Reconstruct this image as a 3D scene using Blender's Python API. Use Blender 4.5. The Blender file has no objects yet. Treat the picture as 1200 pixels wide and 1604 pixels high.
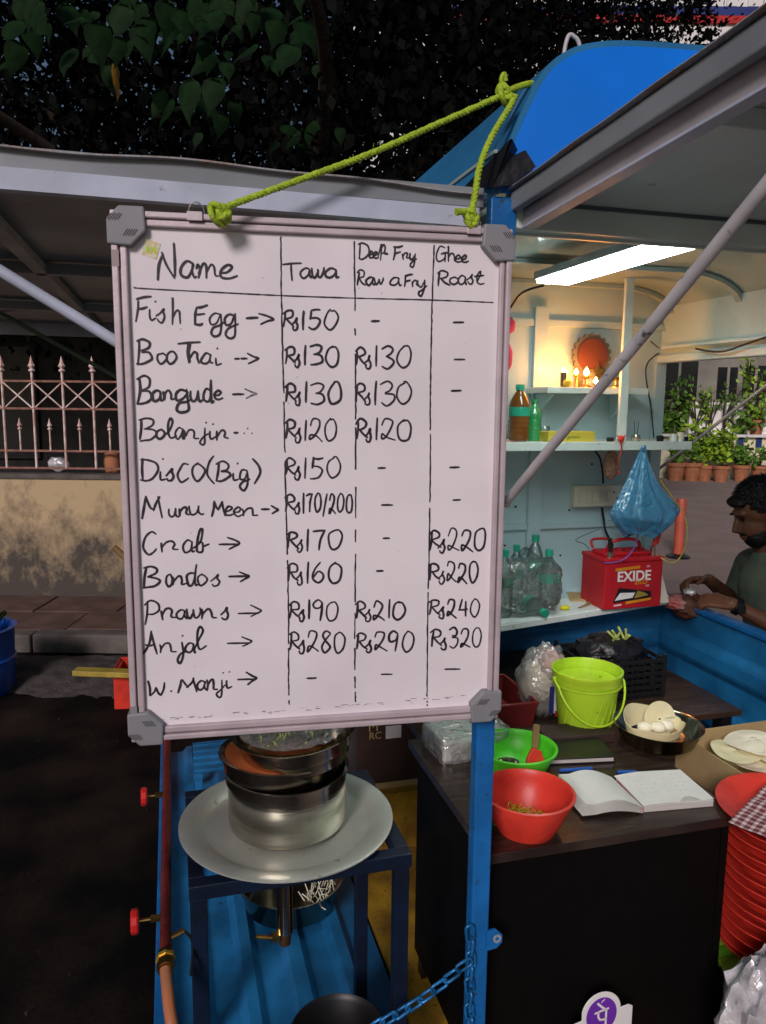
import bpy, bmesh, math, random
from mathutils import Vector, Matrix, noise
rnd = random.Random(7)
sc = bpy.context.scene
C = sc.collection
PI = math.pi
R_ = math.radians

# ------------------------------------------------------------------ camera
CAM_H = 1.7
pitch, roll = R_(8.3), R_(.6)
F = Vector((0, math.cos(pitch), -math.sin(pitch)))
R0 = Vector((1, 0, 0)); U0 = R0.cross(F)
Rv = math.cos(roll)*R0 + math.sin(roll)*U0
Uv = Rv.cross(F)
CP = Vector((0, 0, CAM_H))
cam_d = bpy.data.cameras.new('camera'); cam = bpy.data.objects.new('camera', cam_d); C.objects.link(cam)
cam_d.sensor_fit = 'HORIZONTAL'; cam_d.sensor_width = 36; cam_d.lens = 36
cam_d.clip_start = .02; cam_d.clip_end = 400
cam.matrix_world = Matrix(((Rv.x, Uv.x, -F.x, 0), (Rv.y, Uv.y, -F.y, 0), (Rv.z, Uv.z, -F.z, CAM_H), (0, 0, 0, 1)))
sc.camera = cam

# ------------------------------------------------------------------ light
SUN_EL, SUN_AZ = R_(27), R_(197)      # azimuth the light comes from, clockwise from +Y
w = bpy.data.worlds.new('World'); sc.world = w; w.use_nodes = True
wn = w.node_tree.nodes; wl = w.node_tree.links
bg = wn['Background']; sky = wn.new('ShaderNodeTexSky'); sky.sky_type = 'NISHITA'; sky.sun_disc = False
sky.sun_elevation = SUN_EL; sky.sun_rotation = SUN_AZ
wl.new(sky.outputs[0], bg.inputs[0]); bg.inputs[1].default_value = .014
sl = bpy.data.lights.new('stand_in_sun', 'SUN'); stand_in_sun = bpy.data.objects.new('stand_in_sun', sl); C.objects.link(stand_in_sun)  # added to stand in for ambient and street light from behind the camera
sl.energy = .8; sl.angle = R_(14); sl.color = (1, .86, .88)
sd = Vector((math.sin(SUN_AZ)*math.cos(SUN_EL), math.cos(SUN_AZ)*math.cos(SUN_EL), math.sin(SUN_EL)))
stand_in_sun.rotation_euler = sd.to_track_quat('Z', 'Y').to_euler()
sc.view_settings.view_transform = 'Standard'; sc.view_settings.look = 'None'
sc.view_settings.exposure = 1.45; sc.view_settings.gamma = 1
TUBE = 7.5          # emission of the white tube light in the stall
FLAME = 40.0

# ------------------------------------------------------------------ frames
# photo pixel (1200 wide) -> a point on a chosen real plane
def ray(x, y): return F + Rv*((x-600)/1200) + Uv*((802-y)/1200)
def at(x, y, Y=None, z=None):
    d = ray(x, y)
    k = (z-CAM_H)/d.z if z is not None else Y/d.y
    return CP + d*k
TH = R_(15.5)
Av = Vector((math.cos(TH), math.sin(TH), 0)); Bv = Vector((-math.sin(TH), math.cos(TH), 0))
O = at(757, 1140, Y=1.42); O.z = 0
MT = Matrix.Translation(O) @ Matrix.Rotation(TH, 4, 'Z')     # stall frame: u right, v away, z up; origin under the corner post
def T(x, y, z=None, u=None, v=None):
    d = ray(x, y)
    if z is not None: k = (z-CAM_H)/d.z
    elif v is not None: k = ((O-CP).dot(Bv)+v)/d.dot(Bv)
    else: k = ((O-CP).dot(Av)+u)/d.dot(Av)
    q = CP + d*k - O
    return Vector((q.dot(Av), q.dot(Bv), q.z))

# ------------------------------------------------------------------ mesh builder
class MB:
    def __init__(s): s.v = []; s.f = []
    def add(s, vs, fs, M=None):
        n = len(s.v)
        for p in vs:
            p = Vector(p)
            s.v.append(M @ p if M is not None else p)
        for q in fs: s.f.append([i+n for i in q])
        return s
    def box(s, a, b, M=None):
        x0, y0, z0 = a; x1, y1, z1 = b
        vs = [(x0,y0,z0),(x1,y0,z0),(x1,y1,z0),(x0,y1,z0),(x0,y0,z1),(x1,y0,z1),(x1,y1,z1),(x0,y1,z1)]
        return s.add(vs, [(0,3,2,1),(4,5,6,7),(0,1,5,4),(1,2,6,5),(2,3,7,6),(3,0,4,7)], M)
    def cbox(s, c, d, M=None):
        return s.box([c[i]-d[i]/2 for i in range(3)], [c[i]+d[i]/2 for i in range(3)], M)
    def tube(s, pts, r, n=8, closed=False, M=None):
        pts = [Vector(p) for p in pts]; m = len(pts)
        rr = r if isinstance(r, (list, tuple)) else [r]*m
        vs = []; prev = None
        for i, p in enumerate(pts):
            if closed: t = pts[(i+1) % m]-pts[i-1]
            else: t = pts[min(i+1, m-1)]-pts[max(i-1, 0)]
            if t.length < 1e-9: t = Vector((0,0,1))
            t.normalize()
            if prev is None:
                a = Vector((0,0,1)) if abs(t.z) < .9 else Vector((1,0,0))
                prev = (a - t*a.dot(t)).normalized()
            else:
                prev = (prev - t*prev.dot(t))
                prev = prev.normalized() if prev.length > 1e-6 else Vector((1,0,0))
            b = t.cross(prev)
            for k in range(n):
                an = 2*PI*k/n
                vs.append(p + (prev*math.cos(an)+b*math.sin(an))*rr[i])
        fs = []
        for i in range(m if closed else m-1):
            j = (i+1) % m
            for k in range(n):
                k2 = (k+1) % n
                fs.append((i*n+k, i*n+k2, j*n+k2, j*n+k))
        if not closed:
            fs.append(tuple(range(n))[::-1]); fs.append(tuple((m-1)*n+k for k in range(n)))
        return s.add(vs, fs, M)
    def lathe(s, prof, n=32, c=(0,0,0), M=None, sx=1, sy=1, wob=0):
        vs = []; m = len(prof)
        for (r, z) in prof:
            for k in range(n):
                a = 2*PI*k/n
                q = 1+wob*math.sin(a*3+z*20) if wob else 1
                vs.append((c[0]+r*q*math.cos(a)*sx, c[1]+r*q*math.sin(a)*sy, c[2]+z))
        fs = []
        for i in range(m-1):
            for k in range(n):
                k2 = (k+1) % n
                fs.append((i*n+k, i*n+k2, (i+1)*n+k2, (i+1)*n+k))
        if prof[0][0] > 1e-6: fs.append(tuple(range(n))[::-1])
        if prof[-1][0] > 1e-6: fs.append(tuple((m-1)*n+k for k in range(n)))
        return s.add(vs, fs, M)
    def prism(s, out, z0, z1, M=None):
        n = len(out)
        vs = [(x, y, z0) for x, y in out]+[(x, y, z1) for x, y in out]
        fs = [tuple(range(n))[::-1], tuple(range(n, 2*n))]+[(i, (i+1) % n, n+(i+1) % n, n+i) for i in range(n)]
        return s.add(vs, fs, M)
    def sheet(s, fn, nu, nv, M=None, thick=0, closed_u=False):
        g = [[Vector(fn(i/nu, j/nv)) for i in range(nu+1)] for j in range(nv+1)]
        vs = [p for row in g for p in row]; W = nu+1
        fs = [(j*W+i, j*W+i+1, (j+1)*W+i+1, (j+1)*W+i) for j in range(nv) for i in range(nu)]
        if thick:
            N = len(vs); off = []
            for j in range(nv+1):
                for i in range(nu+1):
                    du = g[j][min(i+1, nu)]-g[j][max(i-1, 0)]; dv = g[min(j+1, nv)][i]-g[max(j-1, 0)][i]
                    nn = du.cross(dv)
                    off.append(g[j][i]-(nn.normalized() if nn.length > 1e-12 else Vector((0,0,1)))*thick)
            vs += off
            fs += [tuple(N+k for k in q[::-1]) for q in fs[:]]
            for i in range(nu):
                fs.append((i+1, i, N+i, N+i+1)); a = nv*W
                fs.append((a+i, a+i+1, N+a+i+1, N+a+i))
            for j in range(nv):
                fs.append((j*W, (j+1)*W, N+(j+1)*W, N+j*W)); a = nu
                fs.append(((j+1)*W+a, j*W+a, N+j*W+a, N+(j+1)*W+a))
        return s.add(vs, fs, M)
    def ball(s, c, r, n=16, m=10, fn=None, M=None):
        if not isinstance(r, (tuple, list)): r = (r, r, r)
        vs = []; 
        for j in range(m+1):
            ph = PI*j/m
            for i in range(n):
                th = 2*PI*i/n
                d = Vector((math.sin(ph)*math.cos(th), math.sin(ph)*math.sin(th), math.cos(ph)))
                q = fn(d) if fn else 1
                vs.append((c[0]+d.x*r[0]*q, c[1]+d.y*r[1]*q, c[2]+d.z*r[2]*q))
        fs = [(j*n+i, (j+1)*n+i, (j+1)*n+(i+1) % n, j*n+(i+1) % n) for j in range(m) for i in range(n)]
        return s.add(vs, fs, M)
    def build(s, name, mat, parent=None, smooth=None, bevel=0, seg=2, sub=0):
        me = bpy.data.meshes.new(name)
        me.from_pydata([tuple(p) for p in s.v], [], s.f); me.validate(clean_customdata=False)
        bm = bmesh.new(); bm.from_mesh(me); bmesh.ops.remove_doubles(bm, verts=bm.verts, dist=1e-6)
        bmesh.ops.recalc_face_normals(bm, faces=bm.faces) if len(bm.faces) < 60000 else None
        bm.to_mesh(me); bm.free()
        if mat is not None: me.materials.append(mat)
        if smooth is not None:
            for p in me.polygons: p.use_smooth = True
            me.set_sharp_from_angle(angle=R_(smooth))
        o = bpy.data.objects.new(name, me); C.objects.link(o)
        if parent is not None: o.parent = parent
        if bevel:
            b = o.modifiers.new('bevel', 'BEVEL'); b.width = bevel; b.segments = seg; b.limit_method = 'ANGLE'; b.angle_limit = R_(35)
        if sub:
            b = o.modifiers.new('sub', 'SUBSURF'); b.levels = sub; b.render_levels = sub
        return o
def tag(o, label=None, cat=None, group=None, kind=None):
    if label: o['label'] = label
    if cat: o['category'] = cat
    if group: o['group'] = group
    if kind: o['kind'] = kind
    return o
def thing(name, label, cat, loc=(0,0,0), rz=0, group=None, stall=True):
    o = bpy.data.objects.new(name, None); C.objects.link(o); o.empty_display_size = .05
    m = Matrix.Translation(Vector(loc)) @ Matrix.Rotation(rz, 4, 'Z')
    o.matrix_world = (MT @ m) if stall else m
    return tag(o, label, cat, group)
def single(mb, name, label, cat, mat, loc=(0,0,0), rz=0, group=None, stall=True, **k):
    o = mb.build(name, mat, None, **k)
    m = Matrix.Translation(Vector(loc)) @ Matrix.Rotation(rz, 4, 'Z')
    o.matrix_world = (MT @ m) if stall else m
    return tag(o, label, cat, group)
def copy_tree(o, parent=None):
    c = o.copy(); C.objects.link(c)
    if parent is not None:
        c.parent = parent; c.matrix_parent_inverse = o.matrix_parent_inverse.copy()
    for ch in list(o.children): copy_tree(ch, c)
    return c
def place(o, loc, rz=0, stall=True, extra=None):
    m = Matrix.Translation(Vector(loc)) @ Matrix.Rotation(rz, 4, 'Z')
    if extra is not None: m = m @ extra
    o.matrix_world = (MT @ m) if stall else m
def RX(a): return Matrix.Rotation(R_(a), 4, 'X')
def RY(a): return Matrix.Rotation(R_(a), 4, 'Y')
def RZ(a): return Matrix.Rotation(R_(a), 4, 'Z')
def TR(*p): return Matrix.Translation(Vector(p))
def spline(pts, per=8, closed=False):
    P = [Vector(p) for p in pts]; n = len(P); out = []
    if n < 3 and not closed: 
        return [P[0].lerp(P[-1], k/per) for k in range(per+1)]
    for i in range(n if closed else n-1):
        p0 = P[(i-1) % n] if (closed or i > 0) else P[0]; p1 = P[i]; p2 = P[(i+1) % n]
        p3 = P[(i+2) % n] if (closed or i+2 < n) else P[-1]
        for k in range(per):
            t = k/per
            out.append(.5*((2*p1)+(p2-p0)*t+(2*p0-5*p1+4*p2-p3)*t*t+(3*p1-p0-3*p2+p3)*t**3))
    if not closed: out.append(P[-1])
    return out

# ------------------------------------------------------------------ materials
def mk(name):
    m = bpy.data.materials.new(name); m.use_nodes = True
    return m, m.node_tree.nodes, m.node_tree.links, m.node_tree.nodes['Principled BSDF']
def mat(name, col, rough=.5, metal=0, col2=None, var=.25, scale=6, lo=.35, hi=.65, bump=0, bscale=40, rv=.12, coat=0, trans=0, alpha=1, emis=None, es=0, ior=1.45, sss=0, stretch=(1,1,1), detail=5, spec=None, specks=None):
    m, n, l, b = mk(name)
    tc = n.new('ShaderNodeTexCoord'); mp = n.new('ShaderNodeMapping'); mp.inputs['Scale'].default_value = stretch
    l.new(tc.outputs['Object'], mp.inputs[0])
    ns = n.new('ShaderNodeTexNoise'); ns.inputs['Scale'].default_value = scale; ns.inputs['Detail'].default_value = detail
    l.new(mp.outputs[0], ns.inputs['Vector'])
    mr = n.new('ShaderNodeMapRange'); mr.inputs[1].default_value = lo; mr.inputs[2].default_value = hi
    l.new(ns.outputs['Fac'], mr.inputs[0])
    mx = n.new('ShaderNodeMix'); mx.data_type = 'RGBA'
    c2 = col2 if col2 else tuple(c*(1-var) for c in col)
    mx.inputs[6].default_value = (*col, 1); mx.inputs[7].default_value = (*c2, 1)
    l.new(mr.outputs[0], mx.inputs[0])
    out = mx.outputs[2]
    if specks:
        n2 = n.new('ShaderNodeTexNoise'); n2.inputs['Scale'].default_value = specks[1]; n2.inputs['Detail'].default_value = 3
        l.new(tc.outputs['Object'], n2.inputs['Vector'])
        m2 = n.new('ShaderNodeMapRange'); m2.inputs[1].default_value = specks[2]; m2.inputs[2].default_value = specks[2]+.06
        l.new(n2.outputs['Fac'], m2.inputs[0])
        x2 = n.new('ShaderNodeMix'); x2.data_type = 'RGBA'; x2.inputs[7].default_value = (*specks[0], 1)
        l.new(m2.outputs[0], x2.inputs[0]); l.new(out, x2.inputs[6]); out = x2.outputs[2]
    l.new(out, b.inputs['Base Color'])
    r2 = n.new('ShaderNodeMapRange'); r2.inputs[3].default_value = max(.02, rough-rv); r2.inputs[4].default_value = min(1, rough+rv)
    l.new(ns.outputs['Fac'], r2.inputs[0]); l.new(r2.outputs[0], b.inputs['Roughness'])
    b.inputs['Metallic'].default_value = metal; b.inputs['Coat Weight'].default_value = coat
    b.inputs['Transmission Weight'].default_value = trans; b.inputs['IOR'].default_value = ior
    b.inputs['Alpha'].default_value = alpha
    if spec is not None: b.inputs['Specular IOR Level'].default_value = spec
    if sss: b.inputs['Subsurface Weight'].default_value = sss; b.inputs['Subsurface Scale'].default_value = .02
    if emis: b.inputs['Emission Color'].default_value = (*emis, 1); b.inputs['Emission Strength'].default_value = es
    if bump:
        nb = n.new('ShaderNodeTexNoise'); nb.inputs['Scale'].default_value = bscale; nb.inputs['Detail'].default_value = 4
        l.new(mp.outputs[0], nb.inputs['Vector'])
        bp = n.new('ShaderNodeBump'); bp.inputs['Strength'].default_value = bump; bp.inputs['Distance'].default_value = .01
        l.new(nb.outputs['Fac'], bp.inputs['Height']); l.new(bp.outputs[0], b.inputs['Normal'])
    return m
m_blue = mat('blue_gloss_paint', (.012,.16,.48), .3, var=.35, scale=9, bump=.2, bscale=45, specks=((.03,.07,.13), 70, .63))
m_hoodshade = mat('hood_side_shade_blue', (.03,.2,.42), .4, var=.3, scale=5, bump=.1, bscale=20)  # darker, greyer blue puts the shade on the hood's side into its colour
m_hood = mat('hood_blue_paint', (.008,.2,.82), .16, var=.15, scale=4, bump=.04, bscale=8, coat=.4)
m_bluedk = mat('bed_blue_paint', (.018,.18,.42), .36, var=.5, scale=7, bump=.15, bscale=25, specks=((.03,.05,.07), 40, .7))
m_rack = mat('dark_blue_rack_paint', (.004,.012,.035), .45, var=.5, scale=14, bump=.15, bscale=60)
m_cabin = mat('pale_blue_white_paint', (.48,.68,.72), .32, col2=(.42,.55,.58), scale=2.5, bump=.06, bscale=12, specks=((.12,.13,.13), 30, .73))
m_ceil = mat('ceiling_paint', (.36,.47,.45), .14, var=.3, scale=2.5, bump=.06, bscale=8)
m_band = mat('flap_band_paint', (.42,.39,.4), .5, var=.25, scale=8, specks=((.25,.2,.17), 40, .7))
m_under = mat('flap_underside_paint', (.68,.85,.82), .35, var=.3, scale=2, bump=.08, bscale=10, specks=((.3,.3,.28), 12, .72))
m_flap = mat('flap_grey_sheet', (.27,.3,.32), .42, var=.35, scale=3, bump=.1, bscale=14, specks=((.2,.12,.07), 16, .7))
m_flapedge = mat('flap_pale_blue_tube', (.5,.56,.68), .45, var=.2, scale=10, bump=.08, bscale=40, specks=((.2,.16,.14), 60, .7))
m_rust = mat('rusted_sheet_edge', (.3,.31,.32), .7, col2=(.3,.2,.14), scale=18, lo=.48, hi=.75, bump=.5, bscale=90)
m_pole = mat('grey_strut_paint', (.55,.54,.55), .38, var=.2, scale=20, specks=((.1,.09,.09), 40, .67))
m_shelf = mat('white_shelf_paint', (.72,.8,.76), .4, var=.12, scale=12, specks=((.2,.2,.18), 60, .7))
m_white = mat('white_paint', (.78,.78,.76), .4, var=.1)
m_board = mat('whiteboard_enamel', (.81,.77,.8), .2, col2=(.72,.68,.71), scale=4.5, detail=8, lo=.42, hi=.75, coat=.1, specks=((.45,.4,.42), 55, .755))
m_alu = mat('pinkish_aluminium', (.6,.52,.55), .42, metal=.25, var=.2, scale=18, stretch=(1,1,1), bump=.05, bscale=120)
m_aludk = mat('grooved_aluminium', (.22,.17,.18), .45, metal=.5, var=.3, scale=18)
m_corner = mat('grey_plastic_corner', (.24,.25,.265), .5, var=.15)
m_cornerdk = mat('corner_hatching', (.02,.02,.022), .6)
m_ink = mat('black_marker_ink', (.016,.014,.02), .45, col2=(.035,.03,.04), scale=60)
m_inkfaint = mat('worn_marker_ink', (.32,.3,.33), .6, col2=(.1,.09,.1), scale=90)
m_rope = mat('lime_nylon_rope', (.42,.6,.03), .6, var=.3, scale=120, bump=.4, bscale=300)
m_steel = mat('stainless_steel', (.7,.64,.54), .16, metal=1, var=.3, scale=8, stretch=(1,1,6), rv=.1, bump=.03, bscale=20)
m_steeldk = mat('smoked_stainless_steel', (.5,.44,.33), .2, metal=1, var=.5, scale=6, rv=.12)
m_alumtray = mat('dull_aluminium_tray', (.6,.64,.57), .42, metal=.5, var=.3, scale=5, rv=.1, bump=.06, bscale=25, specks=((.25,.25,.22), 30, .68))
m_brass = mat('brass', (.6,.38,.12), .3, metal=1, var=.4, scale=30)
m_pipe = mat('maroon_pipe_paint', (.16,.02,.02), .4, var=.4, scale=20, bump=.1)
m_hose = mat('orange_rubber_hose', (.45,.13,.04), .5, col2=(.3,.2,.13), scale=12)
m_redplastic = mat('red_plastic', (.72,.05,.03), .38, var=.35, scale=14, sss=.15, bump=.06, bscale=50, lo=.45, hi=.8, specks=((.4,.05,.03), 60, .7))
m_redvalve = mat('red_valve_plastic', (.6,.02,.015), .4, var=.2)
m_battery = mat('battery_red_case', (.5,.012,.02), .4, var=.25, scale=9, bump=.06, bscale=60)
m_greenplastic = mat('green_plastic', (.08,.62,.02), .38, var=.35, scale=14, lo=.5, hi=.8, sss=.2)
m_lime = mat('lime_plastic', (.42,.66,.03), .33, var=.3, scale=12, sss=.15, lo=.5, hi=.85, bump=.05, bscale=60, specks=((.2,.3,.03), 50, .72))
m_desk = mat('black_laminate', (.0035,.003,.003), .6, var=.3, scale=14, bump=.08, bscale=220, rv=.08, spec=.12)
m_desktop = mat('wenge_laminate_top', (.045,.03,.022), .22, col2=(.02,.012,.01), scale=9, stretch=(1,7,1), rv=.08, bump=.03, bscale=60)
m_browntop = mat('brown_laminate_table', (.05,.028,.016), .3, col2=(.02,.012,.008), scale=7, stretch=(1,6,1))
m_mat = mat('yellow_floor_mat', (.5,.3,.025), .6, col2=(.22,.12,.015), scale=9, detail=9, bump=.2, bscale=30, specks=((.07,.045,.02), 75, .62))
m_black = mat('black_plastic', (.01,.01,.011), .4, var=.3)
m_blackm = mat('sooty_black_metal', (.006,.006,.007), .45, var=.4, scale=12)
m_rubber = mat('black_rubber', (.012,.012,.016), .5, var=.4, scale=20, bump=.4, bscale=50)
m_paper = mat('paper', (.72,.73,.68), .8, var=.06, scale=20)
m_pageedge = mat('page_block_edges', (.62,.6,.56), .85, var=.35, scale=30, stretch=(.3,.3,60))
m_pen = mat('blue_pen_plastic', (.02,.12,.5), .3)
m_card = mat('brown_cardboard', (.45,.33,.15), .8, var=.15, scale=12, bump=.1, bscale=150)
m_carddk = mat('printed_dark_carton', (.045,.025,.02), .6, var=.3, scale=9)
m_papad = mat('pale_papad_dough', (.82,.72,.44), .7, var=.15, scale=9, bump=.3, bscale=25, sss=.2)
m_dough = mat('white_dough', (.88,.84,.64), .6, var=.08, bump=.1)
m_maroonp = mat('maroon_plastic', (.25,.03,.03), .4, var=.2)
m_redbase = mat('orange_red_plastic', (.5,.1,.06), .45, var=.2)
m_drum = mat('blue_drum_plastic', (.01,.08,.4), .35, var=.3, scale=6)
m_terra = mat('terracotta', (.42,.17,.08), .8, var=.3, scale=9, bump=.3)
m_leafg = mat('yellow_green_leaves', (.42,.62,.04), .5, col2=(.08,.2,.02), scale=4)
m_leafg2 = mat('mid_green_leaves', (.16,.32,.04), .5, col2=(.05,.13,.02), scale=4)
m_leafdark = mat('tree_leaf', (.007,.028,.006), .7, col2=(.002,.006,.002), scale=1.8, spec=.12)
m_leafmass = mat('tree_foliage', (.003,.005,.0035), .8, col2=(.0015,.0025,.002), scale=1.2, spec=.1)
m_leafyel = mat('yellowed_leaf', (.4,.2,.02), .5)
m_bark = mat('bark', (.05,.035,.025), .9, col2=(.025,.018,.013), scale=12, stretch=(1,1,.2), bump=.6, bscale=30)
m_bananaleaf = mat('banana_leaf', (.16,.42,.02), .35, col2=(.05,.22,.02), scale=5, stretch=(8,1,1))
m_skin = mat('brown_skin', (.2,.08,.042), .5, var=.25, scale=12, sss=.1, bump=.1, bscale=90)
m_hair = mat('black_hair', (.007,.006,.006), .45, var=.5, scale=60, bump=.8, bscale=120)
m_shirt = mat('grey_green_cotton', (.13,.15,.11), .85, col2=(.09,.11,.09), scale=20, bump=.2, bscale=60)
m_jeans = mat('dark_trousers', (.015,.016,.025), .85)
m_brown = mat('brown_food', (.12,.04,.02), .6, var=.5, scale=40, bump=.5)
m_wood = mat('worn_wood', (.28,.17,.06), .7, var=.4, scale=12, stretch=(1,1,.2))
m_yplank = mat('yellow_painted_plank', (.45,.34,.05), .6, var=.3, scale=10)
m_wire = mat('black_cable', (.008,.008,.009), .45)
m_ywire = mat('yellow_cable', (.6,.48,.06), .45)
m_vwire = mat('violet_cable', (.2,.12,.5), .45)
m_chain = mat('blue_painted_chain', (.02,.2,.5), .32, var=.5, scale=30, metal=.3, bump=.2, bscale=80)
m_fence = mat('pinkish_white_ironwork', (.85,.7,.66), .6, col2=(.55,.34,.27), scale=14, bump=.3, bscale=60)
m_pinkcloth = mat('pink_cloth', (.55,.06,.16), .8)
m_sauce = mat('dark_chutney', (.05,.008,.012), .15)
m_noodle = mat('yellow_shreds', (.5,.42,.02), .5, var=.3)
m_greenf = mat('pale_green_shreds', (.5,.6,.15), .4, var=.4, scale=60)
m_magenta = mat('magenta_print', (.6,.04,.3), .4)
m_red = mat('red_print', (.5,.02,.02), .5)
m_orange = mat('orange_print', (.75,.28,.01), .5)
m_navy = mat('navy_print', (.02,.04,.2), .5)
m_label = mat('white_label', (.75,.75,.74), .6)
m_purple = mat('purple_print', (.16,.03,.42), .5)
m_qr = mat('grey_print', (.25,.25,.26), .6)
m_cream = mat('cream_plastic', (.72,.68,.55), .4, var=.08)
m_greencap = mat('sea_green_cap', (.02,.36,.22), .3, var=.15)
m_brownliq = mat('brown_liquid_bottle', (.2,.07,.01), .15, var=.3, coat=.4)
m_kerb = mat('kerb_concrete', (.14,.125,.11), .9, var=.4, scale=8, bump=.5, bscale=40)
m_slab = mat('reddish_paving_slab', (.14,.085,.065), .85, var=.4, scale=6, bump=.4, bscale=40)
def clear(name, col=(1,1,1), gl=.25, rough=.08, body=0, bodycol=None, bs=30, bump=.6):
    m, n, l, b = mk(name); out = n['Material Output']
    tr = n.new('ShaderNodeBsdfTransparent'); tr.inputs[0].default_value = (*col, 1)
    b.inputs['Base Color'].default_value = (*(bodycol or col), 1); b.inputs['Roughness'].default_value = rough
    tc = n.new('ShaderNodeTexCoord'); nz = n.new('ShaderNodeTexNoise'); nz.inputs['Scale'].default_value = bs; nz.inputs['Distortion'].default_value = 1.2
    l.new(tc.outputs['Object'], nz.inputs['Vector']); bp = n.new('ShaderNodeBump'); bp.inputs['Strength'].default_value = bump; bp.inputs['Distance'].default_value = .02
    l.new(nz.outputs['Fac'], bp.inputs['Height']); l.new(bp.outputs[0], b.inputs['Normal'])
    gs = n.new('ShaderNodeBsdfGlossy'); gs.inputs['Roughness'].default_value = rough; l.new(bp.outputs[0], gs.inputs['Normal'])
    fr = n.new('ShaderNodeFresnel'); fr.inputs[0].default_value = 1.5; l.new(bp.outputs[0], fr.inputs['Normal'])
    ad = n.new('ShaderNodeMath'); ad.operation = 'MULTIPLY_ADD'; ad.inputs[1].default_value = 1.2; ad.inputs[2].default_value = gl*.2; l.new(fr.outputs[0], ad.inputs[0])
    m1 = n.new('ShaderNodeMixShader'); m1.inputs[0].default_value = body; l.new(tr.outputs[0], m1.inputs[1]); l.new(b.outputs[0], m1.inputs[2])
    m2 = n.new('ShaderNodeMixShader'); l.new(ad.outputs[0], m2.inputs[0]); l.new(m1.outputs[0], m2.inputs[1]); l.new(gs.outputs[0], m2.inputs[2])
    l.new(m2.outputs[0], out.inputs[0])
    return m
m_bagclear = clear('clear_bottle_bag_film', (.97,.99,.99), .2, .1, .07, (.9,.95,.93))
m_clear = clear('clear_crinkled_plastic', (.96,.98,.98), .4, .12, .2, (.92,.94,.94))
m_pet = clear('clear_bottle_plastic', (.86,.95,.93), .5, .05, .1, (.7,.8,.8), bump=.15)
m_bluebag = clear('thin_blue_plastic_bag', (.25,.68,.95), .3, .25, .5, (.12,.52,.9), bs=18)
m_greenpet = clear('green_bottle_plastic', (.1,.6,.25), .3, .2, .75, (.03,.4,.12), bump=.2)
m_silver = mat('silver_plastic_film', (.85,.85,.86), .22, metal=.3, col2=(.4,.38,.4), scale=12, bump=1.0, bscale=26, rv=.12)
def emission(name, col, s):
    m, n, l, b = mk(name)
    b.inputs['Base Color'].default_value = (*col, 1); b.inputs['Emission Color'].default_value = (*col, 1); b.inputs['Emission Strength'].default_value = s
    return m
m_tube = emission('tube_light_diffuser', (.86,1,.97), TUBE)
m_flame = emission('flame', (1,.42,.08), FLAME)
# stained yard wall: dirt climbs from the foot of the wall
def wallmat():
    m, n, l, b = mk('stained_cream_plaster')
    tc = n.new('ShaderNodeTexCoord'); sp = n.new('ShaderNodeSeparateXYZ'); l.new(tc.outputs['Object'], sp.inputs[0])
    nz = n.new('ShaderNodeTexNoise'); nz.inputs['Scale'].default_value = 3.6; nz.inputs['Detail'].default_value = 12; nz.inputs['Roughness'].default_value = .74
    mp = n.new('ShaderNodeMapping'); mp.inputs['Scale'].default_value = (1.1,1,.8); l.new(tc.outputs['Object'], mp.inputs[0]); l.new(mp.outputs[0], nz.inputs['Vector'])
    mr = n.new('ShaderNodeMapRange'); mr.inputs[1].default_value = .05; mr.inputs[2].default_value = 1.0; mr.inputs[3].default_value = .27; mr.inputs[4].default_value = -.122
    l.new(sp.outputs[2], mr.inputs[0])
    ad = n.new('ShaderNodeMath'); ad.operation = 'ADD'; l.new(nz.outputs['Fac'], ad.inputs[0]); l.new(mr.outputs[0], ad.inputs[1])
    cr = n.new('ShaderNodeMapRange'); cr.inputs[1].default_value = .44; cr.inputs[2].default_value = .7; l.new(ad.outputs[0], cr.inputs[0])
    mx = n.new('ShaderNodeMix'); mx.data_type = 'RGBA'; mx.inputs[6].default_value = (.5,.38,.22,1); mx.inputs[7].default_value = (.07,.06,.05,1)
    l.new(cr.outputs[0], mx.inputs[0]); l.new(mx.outputs[2], b.inputs['Base Color']); b.inputs['Roughness'].default_value = .9
    bp = n.new('ShaderNodeBump'); bp.inputs['Strength'].default_value = .4; bp.inputs['Distance'].default_value = .02; l.new(nz.outputs['Fac'], bp.inputs['Height']); l.new(bp.outputs[0], b.inputs['Normal'])
    return m
m_wall = wallmat()
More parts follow.
